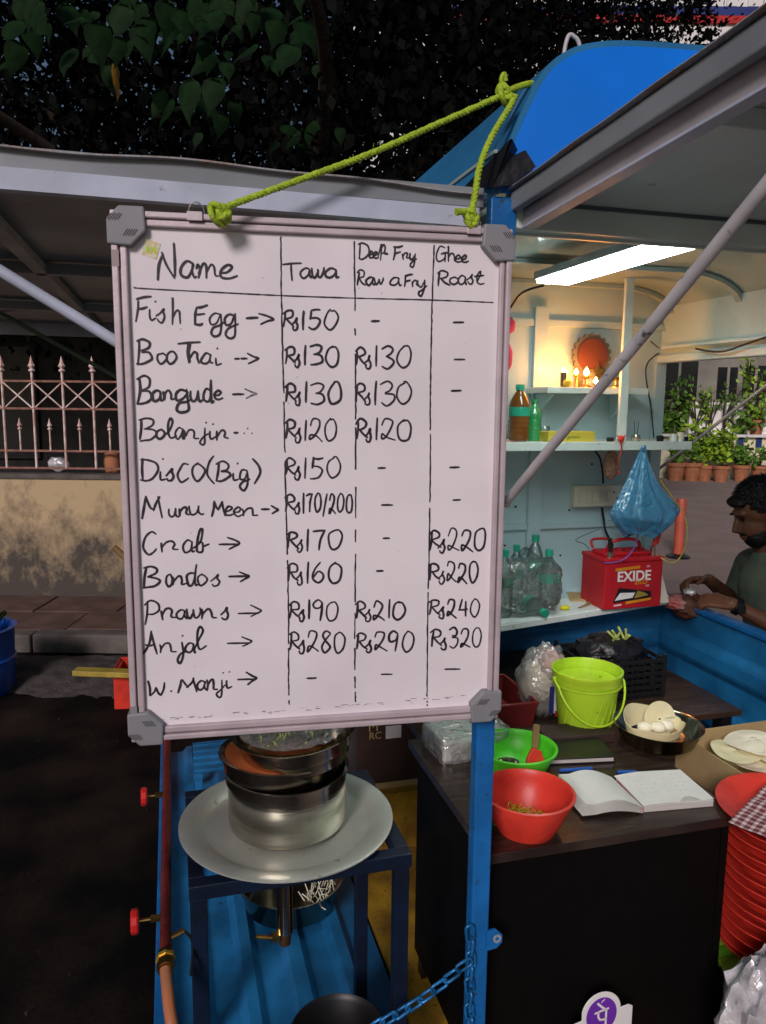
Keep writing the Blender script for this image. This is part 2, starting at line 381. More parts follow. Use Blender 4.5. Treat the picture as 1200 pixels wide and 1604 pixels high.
def groundmat():
    m, n, l, b = mk('worn_asphalt')
    tc = n.new('ShaderNodeTexCoord')
    nz = n.new('ShaderNodeTexNoise'); nz.inputs['Scale'].default_value = 2.2; nz.inputs['Detail'].default_value = 10; l.new(tc.outputs['Object'], nz.inputs['Vector'])
    n2 = n.new('ShaderNodeTexNoise'); n2.inputs['Scale'].default_value = 70; n2.inputs['Detail'].default_value = 3; l.new(tc.outputs['Object'], n2.inputs['Vector'])
    sp = n.new('ShaderNodeSeparateXYZ'); l.new(tc.outputs['Object'], sp.inputs[0])
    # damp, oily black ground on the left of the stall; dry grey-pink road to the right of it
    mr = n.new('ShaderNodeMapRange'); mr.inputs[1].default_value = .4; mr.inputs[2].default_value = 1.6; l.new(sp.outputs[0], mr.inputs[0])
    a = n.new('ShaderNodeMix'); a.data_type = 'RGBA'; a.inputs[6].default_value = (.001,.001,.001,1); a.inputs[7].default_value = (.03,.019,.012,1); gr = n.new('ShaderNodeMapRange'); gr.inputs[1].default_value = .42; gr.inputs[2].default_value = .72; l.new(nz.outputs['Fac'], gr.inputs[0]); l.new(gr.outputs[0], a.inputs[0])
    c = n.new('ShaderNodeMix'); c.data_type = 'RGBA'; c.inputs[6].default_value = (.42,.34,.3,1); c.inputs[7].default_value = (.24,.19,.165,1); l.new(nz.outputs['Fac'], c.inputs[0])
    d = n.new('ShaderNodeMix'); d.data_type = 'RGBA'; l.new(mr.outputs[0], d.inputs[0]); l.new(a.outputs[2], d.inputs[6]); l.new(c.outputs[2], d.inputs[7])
    e = n.new('ShaderNodeMix'); e.data_type = 'RGBA'; e.blend_type = 'MULTIPLY'; e.inputs[0].default_value = .6
    r2 = n.new('ShaderNodeMapRange'); r2.inputs[1].default_value = .3; r2.inputs[2].default_value = .6; r2.inputs[3].default_value = .3; l.new(n2.outputs['Fac'], r2.inputs[0])
    l.new(d.outputs[2], e.inputs[6]); l.new(r2.outputs[0], e.inputs[7]); l.new(e.outputs[2], b.inputs['Base Color'])
    b.inputs['Roughness'].default_value = .85; b.inputs['Specular IOR Level'].default_value = .15
    bp = n.new('ShaderNodeBump'); bp.inputs['Strength'].default_value = .35; bp.inputs['Distance'].default_value = .008; l.new(n2.outputs['Fac'], bp.inputs['Height']); l.new(bp.outputs[0], b.inputs['Normal'])
    return m
m_ground = groundmat()
def checkcloth():
    m, n, l, b = mk('maroon_checked_cotton')
    tc = n.new('ShaderNodeTexCoord'); uvn = tc.outputs['Object']
    sp = n.new('ShaderNodeSeparateXYZ'); l.new(uvn, sp.inputs[0])
    def stripes(sock, per, duty):
        a = n.new('ShaderNodeMath'); a.operation = 'MULTIPLY'; a.inputs[1].default_value = 1/per; l.new(sock, a.inputs[0])
        f = n.new('ShaderNodeMath'); f.operation = 'FRACT'; l.new(a.outputs[0], f.inputs[0])
        g = n.new('ShaderNodeMath'); g.operation = 'LESS_THAN'; g.inputs[1].default_value = duty; l.new(f.outputs[0], g.inputs[0]); return g.outputs[0]
    s1 = stripes(sp.outputs[0], .019, .4); s2 = stripes(sp.outputs[1], .019, .4)
    ad = n.new('ShaderNodeMath'); ad.operation = 'ADD'; l.new(s1, ad.inputs[0]); l.new(s2, ad.inputs[1])
    cr = n.new('ShaderNodeValToRGB'); cr.color_ramp.interpolation = 'CONSTANT'
    e = cr.color_ramp.elements; e[0].color = (.15,.02,.04,1); e[0].position = 0; e[1].position = .34; e[1].color = (.36,.22,.22,1)
    k = e.new(.67); k.color = (.65,.58,.55,1)
    hv = n.new('ShaderNodeMath'); hv.operation = 'MULTIPLY'; hv.inputs[1].default_value = .45; l.new(ad.outputs[0], hv.inputs[0]); l.new(hv.outputs[0], cr.inputs[0])
    l.new(cr.outputs[0], b.inputs['Base Color']); b.inputs['Roughness'].default_value = .9
    return m
m_check = checkcloth()
# ================================================================== SETTING
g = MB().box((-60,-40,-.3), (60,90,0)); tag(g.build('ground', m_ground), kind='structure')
sd_ = MB().sheet(lambda a, b: (120*math.cos(a*2*PI), 120*math.sin(a*2*PI), -1+b*1.2), 24, 1)
# pavement of slabs in front of the yard wall
PY0, PY1 = 4.95, 6.0
pv = MB().box((-9,PY0+.14,-.1), (1.4,PY1,.105)).build('pavement', m_kerb); tag(pv, kind='structure')
kb = None
for i in range(11):
    x = -9+i*.95
    o = MB().box((x+.006,PY0,-.1), (x+.944,PY0+.135,.125+rnd.uniform(-.008,.008))).build('kerb_stone', m_kerb, pv, bevel=.015)
for j in range(2):
    for i in range(17):
        x = -9+i*.62+(.2 if j else 0); y0 = PY0+.15+j*.45
        MB().box((x+.008,y0,.1), (x+.612,y0+.44 if j == 0 else PY1-.002,.118+rnd.uniform(-.006,.006))).build('slab', m_slab, pv, bevel=.006, seg=1)
# yard wall and iron fence
zt = at(100,743,Y=6.0).z
wallo = thing('yard_wall', 'stained cream plastered yard wall under the iron fence', 'wall', (-4,6.0,.1), stall=False)
MB().box((-5,0,0), (5.3,.16,zt-.14)).build('wall_body', m_wall, wallo)
MB().box((-5,-.015,zt-.14), (5.3,.18,zt-.1)).build('coping', m_kerb, wallo, bevel=.008)
fz = lambda py: at(60,py,Y=6.07).z
fo = thing('iron_fence', 'pinkish white iron fence with spearhead bars and crossed braces on the wall', 'fence', (-4,6.07,zt), stall=False)
sp_ = .2365; x00 = at(6,650,Y=6.07).x
def spear(mb, x, z0, z1, r, hs):
    mb.tube([(x,0,z0),(x,0,z1-hs)], r, 6)
    mb.lathe([(r,0),(r*2.6,.012*hs/.1),(r*2.6,.02*hs/.1),(r*1.1,.03*hs/.1),(r*2.9,.05*hs/.1),(r*1.6,.075*hs/.1),(.0005,.13*hs/.1)], 6, (x,0,z1-hs))
FZ = -zt
r1, r2, r3, r4, ztip = fz(597)+FZ, fz(640)+FZ, fz(706)+FZ, fz(733)+FZ, fz(563)+FZ
sm = fz(659)+FZ
ks = range(-9, 21)
for k in ks:
    x = x00+k*sp_+4
    mb = MB(); spear(mb, x, r4, ztip, .010, .1); mb.build('bar', m_fence, fo)
    mb = MB(); spear(mb, x+sp_/2, r3, sm, .007, .075); mb.build('short_bar', m_fence, fo)
    mb = MB().tube([(x,-.012,r1),(x+sp_,-.012,r2)], .006, 6); mb.build('brace', m_fence, fo)
    mb = MB().tube([(x,.012,r2),(x+sp_,.012,r1)], .006, 6); mb.build('brace', m_fence, fo)
xa, xb = x00+ks[0]*sp_+4, x00+(ks[-1]+1)*sp_+4
for z in (r1,r2,r3,r4):
    MB().box((xa,-.006,z-.008), (xb,.006,z+.008)).build('rail', mat('rusty_rail_%d' % int(z*100), (.3,.14,.1), .75, var=.4, scale=20), fo)
# rubbish wedged behind the bars
single(MB().ball((0,0,0), (.09,.05,.06), 14, 10, lambda d: 1+.35*noise.noise(d*3)), 'crumpled_bag', 'crumpled grey plastic bag caught behind the fence bars on the wall', 'bag', m_silver, (at(88,720,Y=6.15).x,6.2,zt+.06), stall=False, smooth=60)
single(MB().lathe([(.05,0),(.07,.12),(.06,.2),(.03,.22)], 14), 'clay_pot', 'small brown clay pot behind the fence bars next to the board', 'pot', m_terra, (at(176,720,Y=6.2).x,6.2,zt-.04), stall=False, smooth=40)
# dark house behind the fence
hs = thing('dark_house', 'unlit dark house standing in the yard behind the fence', 'house', (-3,9.5,0), stall=False)
m_dkwall = mat('dark_plaster', (.03,.028,.026), .9, var=.4)
MB().box((-6,0,0), (5.5,4,3.1)).build('wall', m_dkwall, hs)
for k in range(4):
    wn_ = MB().box((-5+k*2.6,-.03,1.0), (-3.9+k*2.6,-.002,2.3)).build('window', m_black, hs)
    fr = MB()
    for a, b in (((-5.06,-.05,.94),(-3.84,-.031,1.0)), ((-5.06,-.05,2.3),(-3.84,-.031,2.36)), ((-5.06,-.05,1.0),(-5.0,-.031,2.3)), ((-3.9,-.05,1.0),(-3.84,-.031,2.3))):
        fr.box([a[0]+k*2.6,a[1],a[2]], [b[0]+k*2.6,b[1],b[2]])
    fr.build('frame', m_dkwall, wn_)
MB().box((-6.3,-.4,3.1), (5.8,4.2,3.25)).build('roof', m_dkwall, hs)

# ------------------------------------------------------------------ trees
def leaf_mesh(name, m, L=1.0, Wd=.75, heart=True):
    pts = [(0,0),(.16,-.03),(.36,.08),(.42,.26),(.36,.46),(.22,.68),(.09,.86),(.0,1.06)] if heart else [(0,0),(.14,.1),(.2,.3),(.18,.55),(.1,.8),(0,1)]
    vs = [(0,y*L,-.03*math.sin(y*3)) for x, y in pts]; n = len(pts)
    vs += [(x*Wd*1.1,y*L,.09*x+.02*math.sin(y*5)-.05*y*y) for x, y in pts[1:-1]]+[(-x*Wd*1.1,y*L,.09*x+.02*math.sin(y*5+1)-.05*y*y) for x, y in pts[1:-1]]
    fs = []; a0 = n; b0 = n+n-2
    fs.append((0,a0,1)); fs.append((0,1,b0))
    for i in range(1, n-2):
        fs.append((i,a0+i-1,a0+i,i+1)); fs.append((i,i+1,b0+i,b0+i-1))
    fs.append((n-2,a0+n-3,n-1)); fs.append((n-2,n-1,b0+n-3))
    me = bpy.data.meshes.new(name); me.from_pydata(vs, [], fs)
    for p in me.polygons: p.use_smooth = True
    me.materials.append(m)
    return me
def leafcloud(count, sampler, size, seed, down=.6):
    r = random.Random(seed); v = []; f = []
    for i in range(count):
        p = sampler(r)
        if p is None: continue
        s = r.uniform(*size)
        d = Vector((r.gauss(0,.6), r.gauss(0,.6), -down+r.gauss(0,.5))).normalized()
        q = Vector((r.gauss(0,1), r.gauss(0,1), r.gauss(0,.5))); q = (q-d*q.dot(d)).normalized()
        n0 = len(v)
        v += [p, p+d*s*.45+q*s*.33, p+d*s, p+d*s*.45-q*s*.33]
        f += [(n0,n0+1,n0+2,n0+3)]
    mb = MB(); mb.v = v; mb.f = f
    return mb
def raw(mb, name, m, parent):
    me = bpy.data.meshes.new(name); me.from_pydata([tuple(p) for p in mb.v], [], mb.f); me.materials.append(m)
    o = bpy.data.objects.new(name, me); C.objects.link(o); o.parent = parent
    return o
# big-leaved tree: trunk stands in the yard, its crown hangs over the stall
t1 = thing('broadleaf_tree', 'large dark broad leaved tree hanging over the left flap', 'tree', (-1.1,7.6,0), stall=False)
tr = MB().tube(spline([(0,0,0),(.08,0,1),(-.05,.05,2),(.1,0,3.2),(0,0,5)]), [.2-.0045*i for i in range(33)], 12); tr.build('trunk', m_bark, t1, smooth=60)
limbs = [[(0,0,2.4),(-.6,-.8,3),(-1.4,-1.9,3.5),(-1.9,-3.3,3.75)], [(0,0,2.8),(.5,-1,3.4),(.7,-2.4,3.9),(.6,-3.8,3.9)], [(0,0,2.7),(-1.2,-.3,3.7),(-2.6,-.5,4.6)], [(0,0,3),(1.4,0,3.9),(2.8,-.2,4.8)]]
for L in limbs:
    s = spline(L); MB().tube(s, [.09*(1-.8*i/len(s)) for i in range(len(s))], 8).build('limb', m_bark, t1, smooth=60)
def samp1(r):
    # clumps in an uneven hanging crown
    cx_, cy_, cz_ = r.choice(cl1); return Vector((cx_+r.gauss(0,.42), cy_+r.gauss(0,.42), cz_+r.gauss(0,.36)))
rc = random.Random(3)
cl1 = [(rc.uniform(-6.2,3.0), rc.uniform(-2.6,2.5), rc.uniform(2.75,7.2)) for _ in range(210)]
cl1 = [c for c in cl1 if not (c[1] < -1 and c[2] < 3.1)]
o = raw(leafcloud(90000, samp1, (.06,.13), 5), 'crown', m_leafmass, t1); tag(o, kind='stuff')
ml = leaf_mesh('leaf', m_leafdark); ml2 = leaf_mesh('leaf_yellow', m_leafyel, heart=False)
rl = random.Random(21)
hang = []
for (bx, by, n_) in ((55,20,14),(60,60,6),(215,25,20),(255,75,12),(290,35,14),(330,60,18),(345,110,14),(390,25,16),(440,50,12),(448,95,8),(310,150,14),(200,120,10),(120,100,8),(330,190,8),(475,15,8),(130,30,8),(250,170,8),(10,110,8),(430,240,8),(480,240,7),(525,235,5)):
    for _ in range(int(n_*.5)): hang.append((bx+rl.gauss(0,26), by+rl.gauss(0,26), rl.uniform(3.2,4.6) if by < 200 else rl.uniform(4.5,5.5)))
for (px, py, Y) in hang:
    py = min(py, 205+px*.09) if py < 225 else py-15
    p = at(px, py, Y=Y)-Vector((-1.1,7.6,0))
    o = bpy.data.objects.new('leaf', ml); C.objects.link(o); o.parent = t1
    s = rl.uniform(.07,.18)
    o.matrix_world = Matrix.Translation(Vector((-1.1,7.6,0))+p+Vector((0,0,s*.5))) @ RZ(rl.uniform(-50,50)) @ RX(-90+rl.gauss(-14,18)) @ RZ(rl.gauss(0,22)) @ Matrix.Diagonal((s,s,s,1))
o = bpy.data.objects.new('leaf', ml2); C.objects.link(o); o.parent = t1; tag(o, 'yellow leaf hanging on edge')
o.matrix_world = Matrix.Translation(at(181,97,Y=3.7)) @ RZ(70) @ RX(-90) @ Matrix.Diagonal((.16,.17,.16,1))
# feathery tree on the right behind the stall
t2 = thing('feathery_tree', 'dark small leaved tree behind the blue roof with sky showing through', 'tree', (1.9,10.2,0), stall=False)
MB().tube(spline([(0,0,0),(.1,0,1.5),(0,0,3),(.15,0,5)]), [.16-.003*i for i in range(25)], 10).build('trunk', m_bark, t2, smooth=60)
for L in ([(0,0,2.8),(-1,-.2,4),(-1.7,-.3,5.4)],[(0,0,3),(.8,-.2,4.2),(1.5,0,5.6)],[(.1,0,3.4),(.2,-.6,5),(.1,-.6,6.6)]):
    s = spline(L); MB().tube(s, [.07*(1-.8*i/len(s)) for i in range(len(s))], 8).build('limb', m_bark, t2, smooth=60)
rc2 = random.Random(11)
cl2 = [(rc2.uniform(-2.6,2.15), rc2.uniform(-1.2,1.2), rc2.uniform(2.8,8.5)) for _ in range(235)]
def samp2(r):
    c_ = r.choice(cl2); return Vector((c_[0]+r.gauss(0,.2), c_[1]+r.gauss(0,.25), c_[2]+r.gauss(0,.2)))
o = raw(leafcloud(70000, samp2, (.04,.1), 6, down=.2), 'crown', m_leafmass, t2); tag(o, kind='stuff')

# ------------------------------------------------------------------ across the road on the right
def yz(px, py, Y): return at(px, py, Y=Y)
BY = 17.6
hb = thing('low_house', 'grey low house with dark windows beyond the potted plants', 'house', (5,BY+1.2,0), stall=False)
m_hw = mat('grey_house_plaster', (.3,.29,.24), .9, var=.3, scale=2)
m_dkgl = mat('dark_window_glass', (.015,.018,.02), .15, var=.4, scale=1.5)
def X(px, Y): return at(px, 640, Y=Y).x
def Z(py, Y): return at(1110, py, Y=Y).z
Yh = BY+1.2
MB().box((-4,0,0), (9,5,4.2)).build('wall', m_hw, hb)
for (a, b, c, d) in ((1030,1088,626,560),(1120,1150,624,575),(1160,1196,624,572),(1215,1260,624,572)):
    wo = MB().box((X(a,Yh)-5,-.06,Z(c,Yh)), (X(b,Yh)-5,-.01,Z(d,Yh))).build('window', m_dkgl, hb)
    MB().box((X((a+b)/2,Yh)-5.03,-.09,Z(c,Yh)), (X((a+b)/2,Yh)-4.97,-.061,Z(d,Yh))).build('mullion', m_hw, wo)
MB().box((-4.2,-.5,4.2), (9.2,5.2,4.4)).build('roof', m_hw, hb)
tall = thing('shop_building', 'tall white shop building with a blue and red band behind the trees', 'building', (6,24,0), stall=False)
MB().box((-7,0,0), (14,6,16)).build('wall', m_white, tall)
b1z0, b1z1 = at(1150,24,Y=23.9).z, at(1150,10,Y=23.9).z
MB().box((-7.05,-.1,b1z0), (14.1,-.01,b1z1)).build('blue_band', m_navy, tall)
MB().box((-7.05,-.1,at(1150,36,Y=23.9).z), (14.1,-.01,b1z0-.005)).build('red_band', m_red, tall)
for k in range(34):
    MB().box((-6.8+k*.62,-.08,b1z1+.02), (-6.5+k*.62,-.015,b1z1+1.4)).build('cladding_rib', m_white, tall)
pw = thing('boundary_wall', 'cream low wall with blue painted squares behind the row of pots', 'wall', (6,BY,0), stall=False)
m_whb = mat('bright_white_boards', (.92,.92,.86), .6, var=.1)
m_cw = mat('cream_mottled_wall', (.88,.86,.6), .9, col2=(.6,.55,.36), scale=3.5, bump=.2)
z_l, z_t = Z(684,BY), Z(630,BY)
MB().box((-3,0,0), (7,.2,z_l)).build('wall_body', m_cw, pw)
MB().box((-3,-.12,z_l), (7,.3,z_l+.06)).build('ledge', m_white, pw)
MB().box((-3,.1,z_l+.06), (X(1083,BY)-6,.2,z_t+.05)).build('grey_panel', m_hw, pw)
for k in range(14):
    x = X(1083,BY)-6+k*.42
    MB().box((x+.01,.1,z_l+.06), (x+.39,.14,z_t)).build('board_panel', m_whb, pw, bevel=.01)
MB().box((X(1083,BY)-6,.145,z_t-.08), (7,.18,z_t)).build('top_rail', m_white, pw)
for (a, b) in ((1128,1141),(1157,1168),(1074,1084),(1188,1197)):
    MB().box((X(a,BY)-6,-.03,Z(700,BY)), (X(b,BY)-6,-.001,Z(681,BY)-.05)).build('blue_square', m_navy, pw)
def potplant(px, py_base, wpx, Y, hleaf, wleaf, m, label, n=260, tall_=False, zb=0):
    p = at(px, py_base, Y=Y); rr = wpx/1200*Y/2; hp = rr*1.9
    t = thing('potted_plant', label, 'plant', (p.x,Y,zb), stall=False, group='potted plants across the road')
    MB().lathe([(rr*.68,0),(rr*.9,hp*.8),(rr*1.06,hp*.8),(rr*1.08,hp),(rr*.9,hp),(rr*.85,hp*.85),(0,hp*.85)], 18).build('pot', m_terra, t, smooth=40)
    st = MB()
    stems = [(rnd.gauss(0,wleaf*.4), rnd.gauss(0,wleaf*.3), hp+hleaf*rnd.uniform(.55,1)) for _ in range(7)]
    for s_ in stems: st.tube(spline([(0,0,hp*.8),(s_[0]*.3,s_[1]*.3,hp+(s_[2]-hp)*.5),s_],4), .012, 5)
    st.build('stems', m_bark, t)
    def smp(r):
        a = r.choice(stems); k = r.uniform(.8,1.05) if tall_ else r.uniform(.2,1.05)
        return Vector((a[0]*k+r.gauss(0,wleaf*.14), a[1]*k+r.gauss(0,wleaf*.14), hp+(a[2]-hp)*k+r.gauss(0,.05)))
    lf = leafcloud(n, smp, (.09,.2), rnd.random(), down=-.1)
    o = raw(lf, 'foliage', m, t); tag(o, kind='stuff')
potplant(1058,752,30,17.0,.35,.3,m_leafg2,'leftmost terracotta pot with a low dark plant by the cream wall',120)
potplant(1083,753,30,17.0,.5,.3,m_leafg2,'second terracotta pot from the left with a thin plant',90)
potplant(1103,753,26,17.0,.95,.6,m_leafg,'terracotta pot with a tall bushy yellow green plant',300)
potplant(1129,754,27,16.8,.85,.5,m_leafg,'terracotta pot with the brightest yellow green plant in the row',360)
potplant(1160,753,27,17.0,.4,.55,m_leafg2,'terracotta pot with a round low green bush',300)
potplant(1188,750,26,17.0,.5,.4,m_leafg2,'rightmost terracotta pot with thin bare stems',40)
potplant(1184,681,24,BY+.02,.5,.3,m_leafg,'terracotta pot standing on the ledge of the cream wall',80,zb=z_l+.06)
for (px, h_, w_, n_, m_, tl) in ((1046,.8,.5,300,m_leafg2,False),(1068,1.25,.45,230,m_leafg2,False),(1092,.9,.4,60,m_leafg,True),(1115,1.0,.5,40,m_leafg2,True),(1135,1.15,.6,60,m_leafg2,True),(1160,.6,.6,170,m_leafg2,False),(1172,1.8,.6,120,m_leafg,True)):
    t = thing('ledge_plant', {1046:'low leafy green plant at the left end of the wall ledge',1068:'tall leafy green plant in front of the dark window',1092:'thin green plant before the leftmost white boards',1115:'dark stemmed plant before the white boards',1135:'spreading bare stemmed plant before the white boards',1160:'leafy green bush left of the pot on the ledge',1172:'tallest bright lime plant reaching up before the house windows'}[px], 'plant', (X(px,BY)-.0,BY+.0,z_l+.06), stall=False, group='plants on the wall ledge')
    st = MB(); stems = [(rnd.gauss(0,w_*.45), rnd.gauss(0,.1), h_*rnd.uniform(.5,1)) for _ in range(7)]
    for s_ in stems: st.tube(spline([(0,0,0),(s_[0]*.25,s_[1]*.3,s_[2]*.5),s_],4), .014, 5)
    st.build('stems', m_bark, t)
    def smp(r):
        a = r.choice(stems); k = r.uniform(.75,1.08) if tl else r.uniform(.05,1.05)
        return Vector((a[0]*k+r.gauss(0,w_*.12), a[1]*k+r.gauss(0,.08), a[2]*k+r.gauss(0,.07)))
    tag(raw(leafcloud(n_, smp, (.09,.2), px, down=-.1), 'foliage', m_, t), kind='stuff')
# red bollard on the road
pb = at(1062,873,z=0)
bo = thing('bollard', 'orange red round bollard with a black foot on the road behind the blue bag', 'bollard', (pb.x,pb.y,0), stall=False)
MB().lathe([(.055,.03),(.055,.62),(.045,.66),(0,.67)], 20).build('post', m_redbase, bo, smooth=40)
MB().lathe([(.13,0),(.13,.015),(.07,.045),(0,.045)], 20).build('foot', m_black, bo, smooth=40)
# blue drum, red crate and planks on the left
p = at(-62,1112,z=0)
dr = thing('blue_drum', 'blue plastic drum cut off by the left edge of the picture', 'drum', (p.x-.05,p.y+.25,0), stall=False)
MB().lathe([(.19,0),(.215,.04),(.22,.2),(.23,.21),(.22,.22),(.225,.37),(.24,.39),(.21,.39),(.2,.1),(0,.09)], 32).build('body', m_drum, dr, smooth=40)
gl = MB()
for i in range(26):
    a = rnd.uniform(0,6.28); q = rnd.uniform(0,.16); gl.tube([(math.cos(a)*q,math.sin(a)*q,.3),(math.cos(a)*q+rnd.gauss(0,.07),math.sin(a)*q+rnd.gauss(0,.07),.4+rnd.uniform(0,.08))], .008, 5)
raw_l = gl.build('plant_scraps', m_leafdark, dr)
p = at(185,1112,z=0)
cr = thing('red_crate', 'red plastic crate on the ground just left of the whiteboard', 'crate', (p.x+.13,p.y+.15,0), R_(8), stall=False)
MB().box((-.17,-.12,0), (.17,.12,.015)).build('base', m_redplastic, cr)
for a, b in (((-.17,-.12,.015),(.17,-.11,.2)),((-.17,.11,.015),(.17,.12,.2)),((-.17,-.11,.015),(-.16,.11,.2)),((.16,-.11,.015),(.17,.11,.2))):
    MB().box(a, b).build('side', m_redplastic, cr)
MB().tube([(-.178,-.128,.205),(.178,-.128,.205),(.178,.128,.205),(-.178,.128,.205)], .009, 6, True).build('rim', m_redplastic, cr)
single(MB().ball((0,0,0), (.13,.09,.09), 16, 12, lambda d: 1+.3*noise.noise(d*2.5)), 'clear_bag', 'clear plastic bag bulging out of the red crate', 'bag', m_clear, (p.x+.14,p.y+.15,.2), stall=False, smooth=60)
q0 = at(125,1050,Y=p.y); 
single(MB().cbox((.28,0,0), (.6,.07,.03)), 'yellow_plank', 'yellow painted plank lying across the red crate', 'plank', m_yplank, (q0.x,p.y-.02,q0.z), R_(-4), stall=False, bevel=.005)
qa = at(178,857,Y=4.9); 
single(MB().tube([(0,0,0),(.3,0,-.28),(.95,0,-.9)], .022, 10), 'wooden_pole', 'round wooden pole sticking out left of the whiteboard in front of the wall', 'pole', m_wood, (qa.x,4.9,qa.z), stall=False, smooth=40)

# grit, dead leaves and scraps lying on the ground to the left
lt = random.Random(12); gm_ = MB()
for i in range(420):
    x = lt.uniform(-3.2,-.3); y = lt.uniform(1.2,4.9); a = lt.uniform(0,6.28); s_ = lt.uniform(.004,.013); z = .004+lt.uniform(0,.006)
    gm_.add([(x,y,z),(x+math.cos(a)*s_,y+math.sin(a)*s_,z+lt.uniform(0,.012)),(x+math.cos(a+.9)*s_*.8,y+math.sin(a+.9)*s_*.8,z+lt.uniform(0,.008))],[(0,1,2)])
tag(gm_.build('leaf_litter', mat('dry_litter', (.03,.02,.014), .9, var=.6, scale=3)), 'scattered dry leaf litter and grit on the black ground left of the stall', 'litter', kind='stuff')
mnd = MB().sheet(lambda a, b: (-2.9+a*1.6, 4.15+b*.78+.1*noise.noise(Vector((a*5,0,7)))*(1-b), -.012+.07*math.sin(a*PI)*math.sin(b*PI)**.8*(1+.6*noise.noise(Vector((a*6,b*5,0))))+.012*noise.noise(Vector((a*26,b*18,3)))), 70, 36)
tag(mnd.build('dirt_mound', mat('grey_dirt', (.085,.072,.07), .95, var=.5, scale=9, bump=.7, bscale=50), smooth=60), 'low grey mound of dirt against the kerb below the wall', 'dirt', kind='stuff')
# ================================================================== THE STALL TRUCK
FL = .12
tk = thing('food_truck', 'blue and pale green food stall truck with raised flaps and lit interior', 'food truck', (0,0,0))
def pt(mb, name, m, **k): return mb.build(name, m, tk, **k)
# corner posts
pst = MB().box((-.019,-.016,0), (.019,.016,2.055)); pst = pt(pst, 'corner_post', m_blue, bevel=.004)
MB().box((-.024,-.021,1.96), (.024,-.0165,2.05)).build('bracket_plate', m_blue, pst, bevel=.002)
MB().box((1.345,-.016,.0), (1.383,.016,2.0)).build('corner_post', m_blue, tk, bevel=.004)
MB().box((-.019,1.345,.0), (.019,1.383,2.05)).build('corner_post', m_cabin, tk, bevel=.004)
# lug and hole on the post
lug = MB(); 
lug.prism([(.0,-.022),(.022,-.02),(.034,-.008),(.034,.008),(.02,.022),(0,.02)], -.004, .004, TR(.012,-.02,.625) @ RX(90))
lug = lug.build('lug', m_blue, tk, bevel=.0015)
MB().lathe([(.0045,0),(.009,0),(.009,.011),(.0045,.011),(.0045,0)], 14, M=TR(.034,-.014,.627) @ RX(90)).build('ring', m_rust, lug)
# floor
pt(MB().box((-.02,-.1,FL-.03), (1.37,1.36,FL)), 'floor', m_mat)
for i in range(7):   # chassis under the floor
    pass
pt(MB().box((-.6,-.1,.02), (1.36,1.36,FL-.034)), 'chassis', m_blackm)
# dropped side panel, ribbed, lying level to the left of the post
def ribs(x, edges, h):
    z = 0
    for (a, b) in edges:
        t = min(max((x-a)/.02,0),1)*min(max((b-x)/.02,0),1); z = max(z, t*h)
    return z
prof = [(-.56,-.5),(-.44,-.37),(-.31,-.23),(-.17,-.1)]
pt(MB().sheet(lambda a, b: (-.62+a*.59, -.4+b*2.5, FL-.012+ribs(-.62+a*.59, prof, .022)), 118, 2, thick=.008), 'dropped_side_panel', m_bluedk)
pt(MB().box((-.655,-.4,FL-.03), (-.622,2.1,FL+.035)), 'panel_edge_rail', m_blue, bevel=.004)
# blue ribbed far wall and right wall of the bed
def swage(z):
    o = 0
    for c in (.3,.52,.74): 
        t = max(0, 1-abs(z-c)/.055); o = max(o, min(1,t*1.8)*.018)
    return o
pt(MB().sheet(lambda a, b: (-.02+a*1.42, 1.38-swage(.13+b*.76), .13+b*.76), 1, 76, thick=-.01), 'far_bed_wall', m_bluedk)
BW = 1.39
pt(MB().sheet(lambda a, b: (BW-swage(.13+b*.76), -.3+a*1.68, .13+b*.76), 1, 76, thick=.01), 'right_bed_wall', m_bluedk)
pt(MB().box((BW-.018,-.3,.892), (BW+.03,1.4,.915)), 'bed_wall_rail', m_blue, bevel=.006)
pt(MB().box((-.02,1.372,.892), (BW-.02,1.41,.915)), 'far_bed_rail', m_bluedk, bevel=.006)
# cabin back wall with frame bars
CZ = 2.14
bw = pt(MB().box((0,1.365,.917), (1.32,1.38,CZ)), 'back_wall', m_cabin)
for (a, b, c) in ((.745,.8,1.0),): MB().box((a,1.345,.93), (b,1.3645,2.05)).build('frame_bar', m_cabin, bw, bevel=.002)
MB().box((.02,1.35,1.21), (.744,1.3645,1.235)).build('frame_rail', m_cabin, bw, bevel=.002)
MB().box((.801,1.35,1.21), (1.3,1.3645,1.235)).build('frame_rail', m_cabin, bw, bevel=.002)
MB().box((.1,1.35,1.98), (.744,1.3645,2.005)).build('frame_rail', m_cabin, bw, bevel=.002)
MB().box((.801,1.35,1.98), (1.3,1.3645,2.005)).build('frame_rail', m_cabin, bw, bevel=.002)
for x, z in ((.66,1.15),(.84,1.12),(.93,1.28),(1.02,1.46),(.7,1.3),(.9,1.1)):
    MB().lathe([(.004,0),(.004,.003),(0,.004)], 8, M=TR(x,1.3645,z) @ RX(90)).build('rivet', m_blackm, bw)
# right wall header above the opening
rw = pt(MB().box((1.3,.0,1.885), (1.315,1.364,2.07)), 'right_wall_header', m_cabin)
MB().box((1.27,.0,1.855), (1.318,1.344,1.884)).build('header_rail', m_cabin, rw, bevel=.004)
MB().box((1.27,1.344,.93), (1.318,1.3645,1.884)).build('frame_bar', m_cabin, rw, bevel=.003)
MB().box((1.255,.1,1.905), (1.27,1.3,1.917)).build('conduit', m_cabin, rw, bevel=.003)
